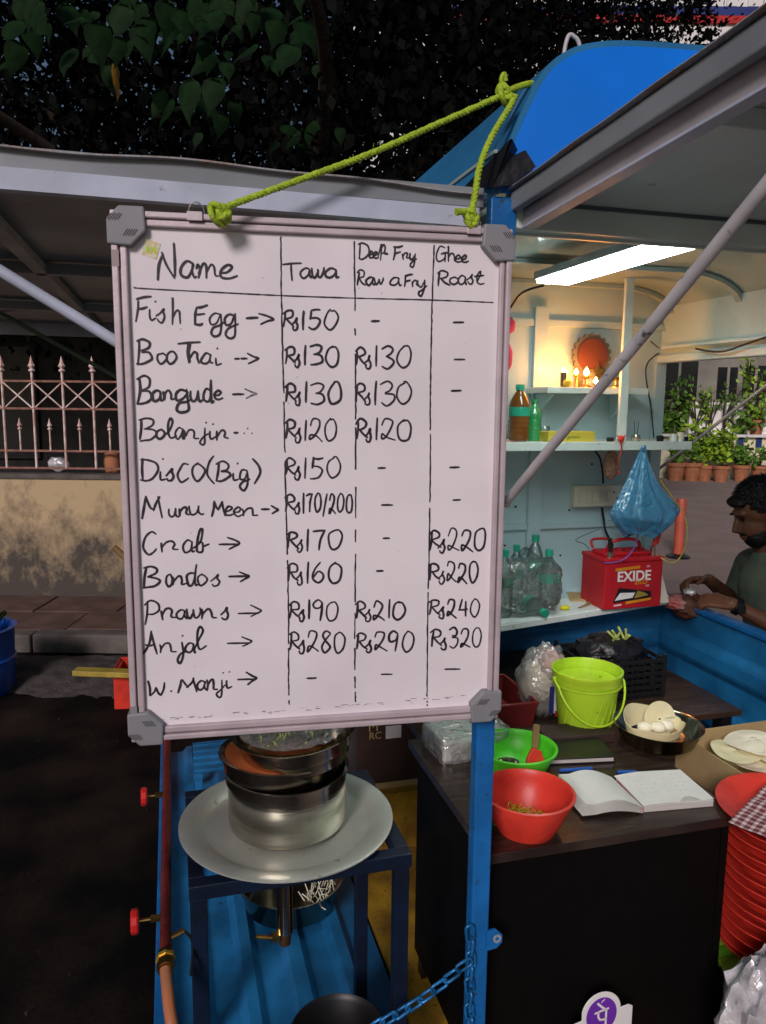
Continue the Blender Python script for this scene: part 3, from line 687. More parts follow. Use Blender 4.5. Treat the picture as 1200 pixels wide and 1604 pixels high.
# ceiling with coved right side
def ceil(a, b):
    u = .0+a*1.312
    z = CZ if u < 1.06 else CZ-.1+math.sqrt(max(0,1-((u-1.06)/.255)**2))*.1
    return (u, .03+b*1.334, z)
cl = pt(MB().sheet(ceil, 60, 2, thick=-.006), 'ceiling', m_ceil, smooth=30)
for v in (.5,.93,1.3):
    MB().sheet(lambda a, b: (ceil(a,0)[0]*.985+.01, v+b*.028, ceil(a,0)[2]-.016), 50, 1, thick=-.014).build('roof_rib', m_ceil, cl)
# outer roof: rounded blue hood
RP = [(-.005,2.06),(.0,2.1),(.02,2.15),(.045,2.205),(.075,2.26),(.11,2.293),(.16,2.315),(.25,2.33),(.45,2.342),(.7,2.347),(.95,2.342),(1.15,2.33),(1.23,2.313),(1.28,2.285),(1.32,2.24),(1.35,2.17),(1.365,2.1),(1.37,2.06)]
rp2 = [(p.x,p.y) for p in spline([(a,b,0) for a, b in RP], 4)]
hood = MB()
npr = len(rp2)
hood.sheet(lambda a, b: (rp2[round(a*(npr-1))][0], -.012+b*1.42, rp2[round(a*(npr-1))][1]), npr-1, 1, thick=-.01)
hd = pt(hood, 'roof_hood', m_hoodshade, smooth=40)
MYZ = Matrix(((1,0,0,0),(0,0,1,0),(0,1,0,0),(0,0,0,1)))
ins = [(a+(.003 if a < .3 else -.003 if a > 1.1 else 0), b-.003) for a, b in rp2]
cen = (.68,2.06); dome = MB(); K = 9
def domef(a, b):
    x, z = rp2[round(a*(npr-1))]; s = 1-b
    return (cen[0]+(x-cen[0])*s, -.0125-.05*(1-s**2)**.8, cen[1]+(z-cen[1])*s)
dome.sheet(domef, npr-1, K)
MB().add(dome.v, dome.f).build('hood_end', m_hood, hd, smooth=50)
MB().prism(ins, 1.409, 1.42, MYZ).build('hood_end', m_hood, hd)
MB().tube([(a-.004 if a < .5 else a+.004, .045, z+.002) for a, z in rp2], .006, 6).build('seam_bead', m_flap, hd)
hk = T(882,88,v=.25)
pt(MB().tube(spline([(hk.x+.0,hk.y,2.3),(hk.x+.0,hk.y,hk.z-.02),(hk.x+.008,hk.y,hk.z+.035),(hk.x+.022,hk.y,hk.z+.042),(hk.x+.04,hk.y,hk.z+.015),(hk.x+.05,hk.y,2.31)],6), .0045, 8), 'roof_hook', m_pole, smooth=60)
# black rubber strip lapped over the hood's lower corner
a0, a1, a2, a3 = T(722,298,u=-.012), T(800,217,u=-.012), T(808,234,v=-.03), T(772,292,v=-.03)
rb = MB().add([a0,a1,a2,a3], [(0,1,2,3)]); 
b0, b1, b2, b3, b4 = T(790,250,v=-.034), T(822,236,v=-.034), T(838,262,v=-.036), T(800,291,v=-.034), T(772,294,v=-.034)
rb.add([b0,b1,b2,b3,b4], [(0,1,2,3,4)])
rbo = pt(rb, 'rubber_strip', m_rubber); sol = rbo.modifiers.new('s','SOLIDIFY'); sol.thickness = .004
# hinge beams
pt(MB().box((.022,-.012,2.004), (1.37,.02,2.0465)), 'hinge_beam', m_under, bevel=.003)
pt(MB().box((.024,.0205,2.0), (1.365,.029,2.13)), 'hinge_plate', m_under)
pt(MB().box((-.005,.022,2.0), (.02,1.36,2.04)), 'hinge_beam', m_ceil, bevel=.003)
pt(MB().box((1.318,.022,2.0), (1.345,1.36,2.05)), 'hinge_beam', m_ceil, bevel=.003)
# near flap raised level towards the camera
TLT = TR(0,-.01,2.054) @ RX(-2.4) @ TR(0,.01,-2.05)
nf = pt(MB().box((.03,-1.3,2.048), (1.4,-.016,2.051), TLT), 'near_flap', m_under)
MB().sheet(lambda a, b: (.006+a*1.4, -1.32+b*1.31, 2.0625+.0006*math.sin(b*40)*math.exp(-a*30)), 20, 60, thick=.0014, M=TLT).build('top_sheet', m_rust, nf)
MB().box((.014,-1.3,2.026), (.030,-.014,2.058), TLT).build('edge_tube', m_flap, nf, bevel=.003)
MB().box((.036,-1.29,2.002), (.040,-.02,2.046), TLT).build('edge_angle', m_band, nf, bevel=.001)
MB().box((.034,-1.29,1.997), (.058,-.02,2.0015), TLT).build('edge_angle', m_flapedge, nf, bevel=.001)
for v in (-.45,-.9,-1.28): MB().box((.06,v,2.02), (1.38,v+.03,2.0475), TLT).build('cross_beam', m_under, nf, bevel=.002)
# left flap raised level to the left
lf = pt(MB().sheet(lambda a, b: (-1.5+a*1.49, .012+b*2.75, 2.05+.004*(1-a)), 8, 4, thick=.003), 'left_flap', m_flap)
MB().sheet(lambda a, b: (-1.53+a*1.5, -.012+b*2.8, 2.063+.012*(1-a)+.0035*math.sin(a*11)+.002*math.sin(a*31)), 90, 3, thick=.0025).build('top_sheet', m_rust, lf)
MB().box((-1.5,.0,2.038), (-.03,.003,2.07)).build('edge_strip', m_flap, lf)
MB().sheet(lambda a, b: (-1.5+a*1.46, -.006+.0*b, 2.003+.032*b+.006*(1-a)), 12, 1, thick=.022).build('edge_tube', m_flapedge, lf)
MB().box((-1.5,2.72,1.99), (-.02,2.75,2.045)).build('far_beam', m_flapedge, lf, bevel=.002)
for v in (.9,1.8): MB().box((-1.48,v,2.015), (-.02,v+.03,2.044)).build('cross_beam', m_flap, lf, bevel=.002)
MB().box((-.9,.03,2.015), (-.87,2.7,2.04)).build('long_beam', m_flap, lf, bevel=.002)
# struts
def strut(a, b, r, m=m_pole, nm='strut'):
    s = MB().tube([a, Vector(a).lerp(Vector(b),.5), b], r, 12).build(nm, m, tk, smooth=50)
    for q in (a, b): MB().ball(q, r*1.25, 10, 8).build('strut_end', m, s, smooth=60)
    return s
strut((.031,-.002,1.513), (.05,-.745,2.035), .0085)
strut((-.02,.05,1.40), (-1.05,.05,2.035), .0095, m_flapedge)
s0, s1 = T(100,545,v=2.3), T(185,592,v=2.3)
strut(tuple(s0-(s1-s0)*1.2), tuple(s1+(s1-s0)*1.4), .009, mat('dull_green_strut', (.12,.2,.13), .5))
e0, e1 = T(1034,733,u=1.41), T(1205,600,u=1.36); strut(tuple(e0), tuple(e0+(e1-e0)*1.5), .006)
# shelves
f0, f1 = T(790,978,z=.955), T(1052,936,z=.955)
f0x = f0+(f0-f1)*.55
low = pt(MB().prism([(f0x.x,f0x.y),(f1.x-.02,f1.y-.004),(f1.x+.0,f1.y+.015),(1.36,1.3645),(.05,1.3645)], .945, .957), 'lower_shelf', m_shelf)
MB().box((0,-.004,-.004), ((f1-f0x).length-.03,.0,.018), TR(f0x.x,f0x.y,.936) @ Matrix.Rotation(math.atan2(f1.y-f0x.y,f1.x-f0x.x),4,'Z')).build('shelf_lip', m_shelf, low, bevel=.002)
us0, us1 = T(785,694,v=1.1), T(1083,692,v=1.1)
UZ = us0.z
upp = pt(MB().box((.1,1.1,UZ-.012), (us1.x,1.3645,UZ)), 'upper_shelf', m_shelf)
MB().box((.1,1.094,UZ-.028), (us1.x,1.0995,UZ+.003)).build('shelf_lip', m_shelf, upp, bevel=.002)
b0_ = T(985,480,v=1.17)
MB().box((b0_.x-.017,1.165,UZ), (b0_.x+.017,1.18,2.14)).build('shelf_hanger', m_shelf, upp, bevel=.003)
al0, al1 = T(858,606,v=1.2), T(972,604,v=1.2); AZ = al0.z
alt = pt(MB().box((al0.x,1.2,AZ-.022), (al1.x+.12,1.3645,AZ)), 'altar_shelf', m_shelf, bevel=.002)
for u in (al0.x+.03, al1.x+.06):
    MB().prism([(0,0),(.15,0),(.15,-.1)], -.004, .004, TR(u,1.212,AZ-.024) @ Matrix(((0,0,1,0),(1,0,0,0),(0,1,0,0),(0,0,0,1)))).build('bracket', m_cabin, alt)
# ------------------------------------------------------------------ tube light
LZ = 2.075; L1 = T(890,445,z=LZ); L2 = T(857,430,z=LZ)
tl = thing('tube_light', 'lit white tube light fixed under the stall ceiling', 'light', (L1.x-.07,L1.y-.02,LZ))
wl_ = .125; ll = .85
MB().box((-wl_/2,-ll,.004), (wl_/2,0,.028)).build('housing', m_white, tl, bevel=.003)
MB().box((-wl_/2+.006,-ll+.01,-.008), (-.008,-.01,.0035)).build('diffuser', m_tube, tl, bevel=.003)
MB().box((-.002,-ll+.01,-.008), (wl_/2-.006,-.01,.0035)).build('diffuser', m_tube, tl, bevel=.003)
single(MB().tube(spline([(0,0,0),(-.05,.06,-.02),(-.12,.1,-.1),(-.35,.12,-.13),(-.6,.12,-.1)],8), .004, 6), 'light_cable', 'black cable running from the tube light along the back wall', 'cable', m_wire, (L1.x-.06,L1.y+.05,LZ), smooth=60)

# ================================================================== THE WHITEBOARD
BV = -.06
bTL, bTR, bBL, bBR = T(180,330,v=BV), T(803,362,v=BV), T(203,1155,v=BV), T(775,1085,v=BV)
brz = math.atan2(bTR.z-bTL.z, bTR.x-bTL.x)
W_ = .648; H_ = .822
bl = bTL.lerp(bBL,1.0)
bd = thing('whiteboard', 'whiteboard menu with handwritten fish dishes and prices hung by lime rope', 'menu board', (0,0,0))
BM = MT @ TR(bl.x-.001, BV, bl.z) @ Matrix.Rotation(-brz*1.0, 4, 'Y')
BY_ = R_(10.4); bx_ = Vector((math.cos(BY_), math.sin(BY_), 0)); bn_ = Vector((-math.sin(BY_), math.cos(BY_), 0))
PR = MT @ T(790, 600, v=BV)
def onb(px, py):
    d = ray(px, py); return CP + d*((PR-CP).dot(bn_)/d.dot(bn_))
qTL, qTR, qBL, qBR = onb(178,330), onb(801.5,361.3), onb(203,1159.5), onb(776,1120)
ex = ((qTR-qTL)+(qBR-qBL)).normalized(); ez = bn_.cross(ex)*-1
BM = Matrix(((ex.x,bn_.x,ez.x,qBL.x),(ex.y,bn_.y,ez.y,qBL.y),(ex.z,bn_.z,ez.z,qBL.z),(0,0,0,1)))
bd.matrix_world = BM            # local: x right, z up, y away; writing on y = -.0005
BMi = BM.inverted()
def bp(px, py, y=0):
    d = ray(px, py); n = (BM.to_3x3() @ Vector((0,1,0))); o0 = BM @ Vector((0,y,0))
    k = (o0-CP).dot(n)/d.dot(n); q = BMi @ (CP+d*k); return Vector((q.x, q.z))
fw = .03
tl_, tr_, bl_, br_ = bp(190,345), bp(795,372), bp(207,1143), bp(768,1083)
x0, x1 = .004, .642; z0, z1 = bp(480,1118).y-.02, bp(480,352).y+.01
x0 = (bp(178,330).x+bp(203,1159.5).x)/2; x1 = (bp(801.5,361.3).x+bp(776,1120).x)/2
z1 = (bp(178,330).y+bp(801.5,361.3).y)/2; z0 = (bp(203,1159.5).y+bp(776,1120).y)/2
print('BOARD', x0, x1, z0, z1, ez)
MB().box((x0+.012,0,z0+.012), (x1-.012,.012,z1-.012)).build('panel', m_board, bd)
def rail(a, b, c, d, nm, mt_):
    return MB().box((a,c[0],b), (d[0],c[1],d[1])).build(nm, mt_, bd, bevel=.002)
# frame rails: outer tube, groove, inner lip
for side in range(4):
    if side == 0: a = ((x0,z1-.010),(x1,z1)); g_ = ((x0+.01,z1-.0118),(x1-.01,z1-.0102)); i_ = ((x0+.012,z1-.0225),(x1-.012,z1-.0119))
    elif side == 1: a = ((x0,z0),(x1,z0+.010)); g_ = ((x0+.01,z0+.0102),(x1-.01,z0+.0118)); i_ = ((x0+.012,z0+.0119),(x1-.012,z0+.0235))
    elif side == 2: a = ((x0,z0+.0105),(x0+.0105,z1-.0105)); g_ = ((x0+.0107,z0+.0127),(x0+.0125,z1-.0127)); i_ = ((x0+.0127,z0+.024),(x0+.0232,z1-.023))
    else: a = ((x1-.0095,z0+.0105),(x1,z1-.0105)); g_ = ((x1-.0112,z0+.0127),(x1-.0097,z1-.0127)); i_ = ((x1-.0202,z0+.024),(x1-.0114,z1-.023))
    MB().box((a[0][0],-.012,a[0][1]), (a[1][0],.014,a[1][1])).build('frame_rail', m_alu, bd, bevel=.0025, seg=3)
    MB().box((g_[0][0],-.006,g_[0][1]), (g_[1][0],.0,g_[1][1])).build('frame_groove', m_aludk, bd)
    MB().box((i_[0][0],-.009,i_[0][1]), (i_[1][0],.0,i_[1][1])).build('frame_lip', m_alu, bd, bevel=.0025, seg=3)
cs = .052
for (cx_, cz_, sx, sz) in ((x0,z1,1,-1),(x1,z1,-1,-1),(x0,z0,1,1),(x1,z0,-1,1)):
    out = [(-.005,.014),(.014,-.006),(cs,-.006),(cs+.002,.03),(.03,cs+.002),(-.005,cs)]
    out = [(cx_+sx*a, cz_+sz*b) for a, b in out]
    if sx*sz < 0: out = out[::-1]
    co = MB().prism(out, -.016, .0145, Matrix(((1,0,0,0),(0,0,1,0),(0,1,0,0),(0,0,0,1)))).build('frame_corner', m_corner, bd, bevel=.003, seg=2)
    st = MB()
    for d0 in (.0075, .030):
        for k in range(5):
            hl = .0045+.001*(k % 2) if d0 < .01 else .005
            fa, fb = d0-.0075+k*.0037, d0+.004
            P = [(fa-hl*.7, fb+hl), (fa-hl*.7+.0013, fb+hl), (fa+hl*.7+.0013, fb-hl), (fa+hl*.7, fb-hl)]
            P = [(cx_+sx*p_, cz_+sz*q_) for p_, q_ in P]
            if sx*sz > 0: P = P[::-1]
            st.add([(p_,-.0167,q_) for p_, q_ in P]+[(p_,-.0158,q_) for p_, q_ in P], [(0,1,2,3),(0,4,5,1),(1,5,6,2),(2,6,7,3),(3,7,4,0)])
    st.build('corner_hatching', m_cornerdk, co)
# hanging clips
for (pa, pc) in (((293,345),(318,322)),((731,365),(735,350))):
    h0 = bp(*pa, y=-.012)
    cp_ = MB().box((h0.x,-.0165,z1-.012), (h0.x+.024,-.0121,z1+.002)).build('clip', m_alu, bd, bevel=.001)
    MB().tube(spline([(h0.x+.002,-.008,z1),(h0.x+.005,-.006,z1+.013),(h0.x+.015,-.006,z1+.018),(h0.x+.024,-.006,z1+.011),(h0.x+.027,-.006,z1-.001)],6), .0013, 6).build('wire_loop', m_steel, cp_, smooth=60)
MB().box((x0+.001,-.0125,z1-.085), (x0+.0115,-.0121,z1-.06)).build('frame_patch', mat('brownish_tape', (.42,.34,.34), .3), bd)
MB().box((x0+.001,-.0135,z0+.045), (x0+.0115,-.0121,z0+.065)).build('frame_patch', m_corner, bd)
# small shiny sticker
c0 = bp(237,390)
stk = MB().box((-.0115,-.0008,-.0125), (.0115,-.0002,.0125), TR(c0.x,0,c0.y) @ RY(18)).build('sticker', mat('holographic_sticker', (.75,.6,.15), .2, metal=.6, col2=(.8,.75,.7), scale=160), bd)
MB().lathe([(.0035,0),(.0035,.0004),(0,.0004)], 14, sx=.7, sy=1.3, M=TR(c0.x-.005,-.0008,c0.y) @ RX(90)).build('sticker_dot', mat('lime_print', (.35,.75,.05), .3), stk)
MB().lathe([(.0035,0),(.0035,.0004),(0,.0004)], 14, sx=.7, sy=1.3, M=TR(c0.x+.0055,-.0008,c0.y-.001) @ RX(90)).build('sticker_dot', mat('lime_print', (.5,.75,.05), .3), stk)

# --- hand-drawn letters: strokes in a unit box (x right, y down)
G = {
'N': [[(.0,1),(.08,.6),(.26,.32)],[(.22,.3),(.5,.62),(.92,.96)],[(.92,.96),(.93,.5),(.9,0)]],
'a': [[(.8,.15),(.45,.0),(.1,.35),(.08,.8),(.35,1),(.65,.75),(.8,.2)],[(.8,.1),(.76,.6),(.85,.95),(1,.9)]],
'm': [[(.0,.35),(.08,.1),(.14,.5),(.1,1)],[(.12,.7),(.3,.05),(.42,.2),(.42,1)],[(.42,.7),(.62,.1),(.74,.25),(.78,.85),(1,.95)]],
'e': [[(.05,.6),(.5,.5),(.75,.2),(.45,0),(.1,.4),(.15,.85),(.55,1),(1,.8)]],
'T': [[(0,.08),(.5,.03),(1,.0)],[(.45,.05),(.42,.5),(.5,1)]],
'w': [[(0,.1),(.08,.8),(.25,1),(.45,.5),(.48,.15)],[(.48,.3),(.55,.95),(.75,.9),(.92,.4),(.9,0)],[(.9,.3),(1,.35)]],
'D': [[(.15,.05),(.12,.5),(.1,.98)],[(.0,.08),(.4,.0),(.85,.2),(.98,.55),(.7,.88),(.3,1),(.02,.98)]],
'p': [[(.0,.7),(.2,.3),(.35,.0),(.3,.5),(.25,1)],[(.3,.3),(.55,.05),(.75,.2),(.65,.5),(.35,.55)],[(.65,.55),(1,.6)]],
'F': [[(.12,.1),(.12,.5),(.0,1)],[(.0,.12),(.5,.03),(1,.0)],[(.12,.5),(.45,.45),(.72,.42)]],
'r': [[(.05,.25),(.1,1)],[(.08,.65),(.35,.2),(.65,.1),(.8,.3),(.7,.7),(1,.8)]],
'y': [[(.05,.0),(.1,.35),(.35,.45),(.7,.1)],[(.8,.0),(.75,.5),(.5,.95),(.2,1),(.15,.8),(.5,.6),(1,.4)]],
'R': [[(.2,.1),(.15,.55),(.05,1)],[(.0,.2),(.4,.0),(.85,.12),(.8,.4),(.25,.5)],[(.25,.5),(.6,.75),(1,.98)]],
'G': [[(.75,.08),(.4,.0),(.08,.4),(.05,.8),(.35,1),(.75,.75),(.8,.4)],[(.45,.45),(.85,.4),(1,.42)],[(.8,.4),(.82,.95)]],
'h': [[(.0,.0),(.12,.05),(.1,.5),(.12,1)],[(.12,.75),(.4,.45),(.7,.5),(.8,.75),(.85,1)]],
'o': [[(.5,.0),(.1,.2),(.02,.65),(.35,1),(.8,.85),(.98,.4),(.7,.05),(.45,.02)]],
's': [[(.05,.6),(.5,.3),(.75,.0),(.68,.3),(.85,.65),(.7,.98),(.35,1),(.2,.8)]],
't': [[(.35,.75),(.6,.35),(.65,.0),(.4,.25),(.35,.8),(.6,1),(1,.85)],[(.1,.4),(.5,.36),(.9,.32)]],
'i': [[(.25,.3),(.22,.7),(.4,1),(.95,.85)]],
'.': [[(.4,.4),(.6,.6)]],
'E': [[(.15,.08),(.1,.5),(.0,.98)],[(.12,.1),(.55,.03),(1,.0)],[(.1,.48),(.45,.45),(.8,.42)],[(.0,.98),(.4,.98),(.62,.93)]],
'g': [[(.75,.05),(.35,.0),(.08,.2),(.15,.48),(.5,.42),(.75,.1)],[(.78,.05),(.8,.45),(.75,.85),(.4,1),(.12,.85),(.3,.62),(.7,.5),(1,.4)]],
'B': [[(.15,.05),(.12,.5),(.03,1)],[(.0,.1),(.4,.0),(.8,.12),(.75,.38),(.3,.5)],[(.3,.5),(.8,.55),(.98,.75),(.7,.93),(.3,1),(.0,.98)]],
'n': [[(.05,.15),(.12,.5),(.08,1)],[(.1,.7),(.35,.15),(.6,.1),(.7,.5),(.72,.9),(1,.9)]],
'u': [[(.05,.1),(.05,.6),(.2,.98),(.5,.85),(.65,.1)],[(.65,.1),(.66,.7),(.8,.98),(1,.85)]],
'd': [[(.7,.45),(.35,.38),(.05,.6),(.15,.95),(.5,.95),(.7,.6)],[(.75,.0),(.72,.5),(.78,.95),(1,.92)]],
'l': [[(.0,.9),(.4,.6),(.7,.15),(.5,.0),(.3,.25),(.3,.7),(.5,1),(1,.85)]],
'j': [[(.6,.0),(.62,.45),(.55,.85),(.3,1),(.15,.8),(.5,.55),(1,.35)]],
'C': [[(.95,.1),(.6,.0),(.2,.3),(.03,.7),(.3,1),(.7,.97),(.98,.85)]],
'c': [[(.85,.15),(.45,.05),(.08,.5),(.25,.95),(.9,.9)]],
'O': [[(.5,.0),(.1,.25),(.03,.7),(.35,1),(.8,.85),(.97,.4),(.7,.05),(.45,.02)]],
'(': [[(.9,.0),(.3,.3),(.15,.65),(.95,1)]],
')': [[(.05,.0),(.7,.3),(.85,.6),(.3,1)]],
'M': [[(.0,1),(.12,.5),(.18,.05)],[(.18,.05),(.35,.45),(.5,.6)],[(.5,.6),(.72,.25),(.82,.0)],[(.82,.0),(.84,.5),(1,.95)]],
'b': [[(.0,.85),(.4,.5),(.6,.05),(.38,.0),(.25,.4),(.25,.95),(.6,.95),(.65,.6),(.4,.58)],[(.6,.72),(1,.66)]],
'P': [[(.25,.05),(.18,.55),(.02,1)],[(.0,.2),(.4,.0),(.9,.12),(.95,.4),(.6,.55),(.22,.55)]],
'A': [[(.0,1),(.35,.5),(.55,.0)],[(.55,.0),(.75,.5),(.98,1)],[(.12,.62),(.5,.6),(.9,.6)]],
'W': [[(.0,.0),(.08,.5),(.12,1)],[(.12,1),(.4,.7),(.5,.45)],[(.5,.45),(.62,.8),(.85,.95)],[(.85,.95),(.98,.5),(1,.1)]],
'>': [[(0,.0),(.6,.28),(1,.5),(.6,.72),(.1,1)]],
'-': [[(0,.55),(.5,.48),(1,.45)]],
'/': [[(1,0),(.5,.5),(0,1)]],
'1': [[(.6,0),(.5,.5),(.45,1)]],
'2': [[(.05,.3),(.3,.02),(.75,.1),(.75,.42),(.35,.8),(.05,.95),(.1,.72),(.5,.82),(1,1)]],
'3': [[(.05,.1),(.5,.0),(.85,.12),(.7,.38),(.35,.48)],[(.35,.46),(.85,.55),(.9,.82),(.5,1),(.1,.95)]],
'4': [[(.35,.0),(.2,.4),(.05,.62)],[(.05,.62),(.5,.6),(.95,.55)],[(.75,.15),(.7,.6),(.68,1)]],
'5': [[(.25,.0),(.2,.25),(.15,.42)],[(.15,.42),(.6,.4),(.85,.62),(.7,.9),(.35,1),(.1,.92)],[(.22,.05),(.55,.03),(.9,.0)]],
'6': [[(.6,.0),(.2,.4),(.08,.8),(.4,1),(.8,.85),(.8,.6),(.45,.55),(.12,.75)]],
'7': [[(.05,.08),(.5,.04),(.9,.0)],[(.9,.0),(.6,.45),(.45,1)]],
'8': [[(.85,.12),(.5,.0),(.15,.18),(.4,.45),(.8,.7),(.7,.95),(.3,1),(.1,.8),(.4,.5),(.85,.12)]],
'9': [[(.8,.12),(.45,.0),(.1,.2),(.2,.48),(.6,.42),(.8,.15)],[(.82,.1),(.75,.5),(.6,1)]],
'0': [[(.5,.0),(.12,.25),(.05,.7),(.35,1),(.8,.85),(.97,.4),(.75,.06),(.45,.03)]],
}
def ribbon(mb, pts, wd, y=-.0007):
    n = len(pts); L = []; Rr = []
    for i, p in enumerate(pts):
        t = (pts[min(i+1,n-1)]-pts[max(i-1,0)]); t = t.normalized() if t.length > 1e-9 else Vector((1,0))
        q = Vector((-t.y, t.x))*wd[i]/2; L.append(p+q); Rr.append(p-q)
    # rounded ends
    t0 = (pts[0]-pts[1]).normalized()*wd[0]*.45; t1 = (pts[-1]-pts[-2]).normalized()*wd[-1]*.45
    vs = [(pts[0]+t0)] + [v for pr in zip(L, Rr) for v in pr] + [(pts[-1]+t1)]
    fs = [(0,1,2)]+[(1+2*i,3+2*i,4+2*i,2+2*i) for i in range(n-1)]+[(2*n-1,2*n+1,2*n)]
    off = len(mb.v); 
    v3 = [(v.x, y, v.y) for v in vs]
    mb.add(v3, fs)
wr = random.Random(4)
def glyph(mb, ch, bx, w_=.0037):
    xa_, ya_, xb_, yb_ = bx
    for st_ in G[ch]:
        j = lambda: wr.gauss(0,.03)
        P = [Vector((*bp(xa_+(xb_-xa_)*(a+j()), ya_+(yb_-ya_)*(b+j())), 0)) for a, b in st_]
        S = [Vector((p.x,p.y)) for p in spline(P, 7)]
        n = len(S); k0 = wr.uniform(.8,1.1)
        wd = [w_*k0*(.72+.38*math.sin(PI*min(1,(i+1.5)/(n+1)))+.06*math.sin(i*.9+xa_)) for i in range(n)]
        ribbon(mb, S, wd, -.0007-wr.random()*.0003)
def word(text, glyphs, w_=.0037, m=m_ink):
    mb = MB()
    for ch, bx in glyphs: glyph(mb, ch, bx, w_)
    o = mb.build('handwriting', m, bd); o['label'] = text
    return o
def Z1(b): return (160+b[0]*.28333, 310+b[1]*.28333, 160+b[2]*.28333, 310+b[3]*.28333)
def Z2(b): return (470+b[0]*.29167, 310+b[1]*.29167, 470+b[2]*.29167, 310+b[3]*.29167)
def Z3(b): return (180+b[0]*.2994, 680+b[1]*.2994, 180+b[2]*.2994, 680+b[3]*.2994)
def Z4(b): return (430+b[0]*.325, 680+b[1]*.325, 430+b[2]*.325, 680+b[3]*.325)
ID = lambda b: b
def W(text, f_, gl_, w_=.0037, m=m_ink): return word('handwritten "%s"' % text, [(c, f_(b)) for c, b in gl_], w_, m)
W('Name', Z1, [('N',(308,243,408,450)),('a',(430,352,522,442)),('m',(522,360,645,442)),('e',(650,370,746,445))], .004)
W('Tawa', ID, [('T',(443,412,472,437)),('a',(469,420,489,435)),('w',(488,419,508,434)),('a',(508,421,531,435))])
W('Deep Fry', Z2, [('D',(312,243,372,327)),('e',(368,286,398,322)),('e',(392,288,422,325)),('p',(420,248,470,335)),('F',(502,260,552,334)),('r',(548,290,584,330)),('y',(586,298,626,370))], .0032)
W('Rawa Fry', Z2, [('R',(305,388,350,472)),('a',(350,425,402,468)),('w',(400,428,450,464)),('a',(478,428,545,470)),('F',(560,412,604,480)),('r',(598,440,636,476)),('y',(630,440,678,522))], .0032)
W('Ghee', Z2, [('G',(728,264,792,342)),('h',(792,264,836,338)),('e',(832,308,870,344)),('e',(866,308,905,346))], .0032)
W('Roast', Z2, [('R',(735,392,802,470)),('o',(802,425,848,466)),('a',(848,418,896,464)),('s',(892,412,936,462)),('t',(930,392,990,466))], .0032)
W('Fish Egg', Z1, [('F',(190,545,268,682)),('i',(255,590,300,675)),('.',(290,568,300,578)),('s',(296,610,352,688)),('h',(385,555,440,698)),('E',(510,598,582,702)),('g',(592,638,672,768)),('g',(672,640,750,780))])
W('->', Z1, [('-',(798,655,860,672)),('>',(868,638,946,698))])
W('Boo Thai', Z1, [('B',(193,778,276,916)),('o',(304,858,357,916)),('o',(356,848,412,916)),('T',(420,798,542,916)),('h',(478,800,542,912)),('a',(546,862,612,916)),('i',(618,868,660,922)),('.',(632,826,642,838))])
W('->', Z1, [('-',(734,884,760,893)),('-',(768,884,800,892)),('>',(804,862,864,914))])
W('Bangude', Z1, [('B',(195,990,277,1138)),('a',(274,1064,338,1122)),('n',(334,1060,402,1118)),('g',(400,1058,492,1192)),('u',(488,1060,556,1124)),('d',(556,1008,618,1128)),('e',(618,1062,670,1116))], .0044)
W('->', Z1, [('-',(720,1078,782,1092)),]); W('faint arrow head', Z1, [('>',(792,1055,852,1108))], .003, m_inkfaint)
W('Bolanjir', Z1, [('B',(205,1214,300,1342)),('o',(298,1280,346,1334)),('l',(345,1222,412,1330)),('a',(400,1268,455,1332)),('n',(450,1278,534,1334)),('j',(535,1268,590,1368)),('i',(585,1272,632,1332)),('.',(570,1238,580,1246)),('.',(608,1246,618,1254)),('r',(628,1278,698,1342))])
W('-', Z1, [('-',(728,1292,750,1304))]); W('faint dots', Z1, [('.',(780,1295,790,1305)),('.',(800,1270,808,1278)),('.',(822,1294,832,1306))], .003, m_inkfaint)
W('Disco(Big)', Z3, [('D',(133,125,226,242)),('i',(228,178,268,242)),('.',(246,126,256,134)),('s',(262,178,314,244)),('C',(328,152,386,248)),('o',(404,155,468,242)),('(',(478,112,520,262)),('B',(532,142,606,244)),('i',(608,188,648,244)),('.',(638,150,646,157)),('g',(648,188,706,290)),(')',(716,124,768,258))])
W('Muru Meen', Z3, [('M',(143,328,250,442)),('u',(278,384,338,432)),('r',(334,378,388,428)),('u',(384,368,468,422)),('M',(508,348,574,428)),('e',(572,378,626,424)),('e',(620,382,672,428)),('n',(664,384,746,428))])
W('->', Z3, [('-',(768,386,808,400)),('>',(818,374,852,416))])
W('Crab', Z3, [('C',(148,510,222,622)),('r',(238,556,326,616)),('a',(352,554,416,618)),('b',(412,498,490,618))])
W('->', Z3, [('-',(546,568,645,584)),('>',(588,538,654,602))])
W('Bondas', Z3, [('B',(148,690,236,802)),('o',(268,734,302,796)),('n',(298,738,372,788)),('d',(372,682,438,792)),('o',(432,734,480,790)),('s',(498,734,552,792))])
W('->', Z3, [('-',(597,738,698,750)),('>',(650,718,702,770))])
W('Prawns', Z3, [('P',(155,868,234,998)),('r',(240,904,314,972)),('a',(320,918,378,968)),('w',(375,910,452,962)),('n',(448,908,534,962)),('s',(548,904,600,970))])
W('->', Z3, [('-',(645,930,758,944)),('>',(706,894,764,956))])
W('Anjal', Z3, [('A',(152,1030,220,1152)),('n',(230,1092,322,1142)),('j',(318,1092,376,1198)),('.',(350,1050,358,1058)),('a',(366,1092,424,1142)),('l',(414,1008,478,1130))])
W('->', Z3, [('-',(585,1086,708,1100)),('>',(664,1058,714,1112))])
W('W. Manji', Z3, [('W',(175,1290,256,1370)),('.',(290,1340,300,1348)),('M',(330,1278,430,1352)),('a',(428,1290,482,1338)),('n',(478,1278,536,1340)),('j',(526,1284,580,1378)),('i',(574,1272,612,1326)),('.',(562,1244,570,1252)),('.',(594,1240,602,1248))])
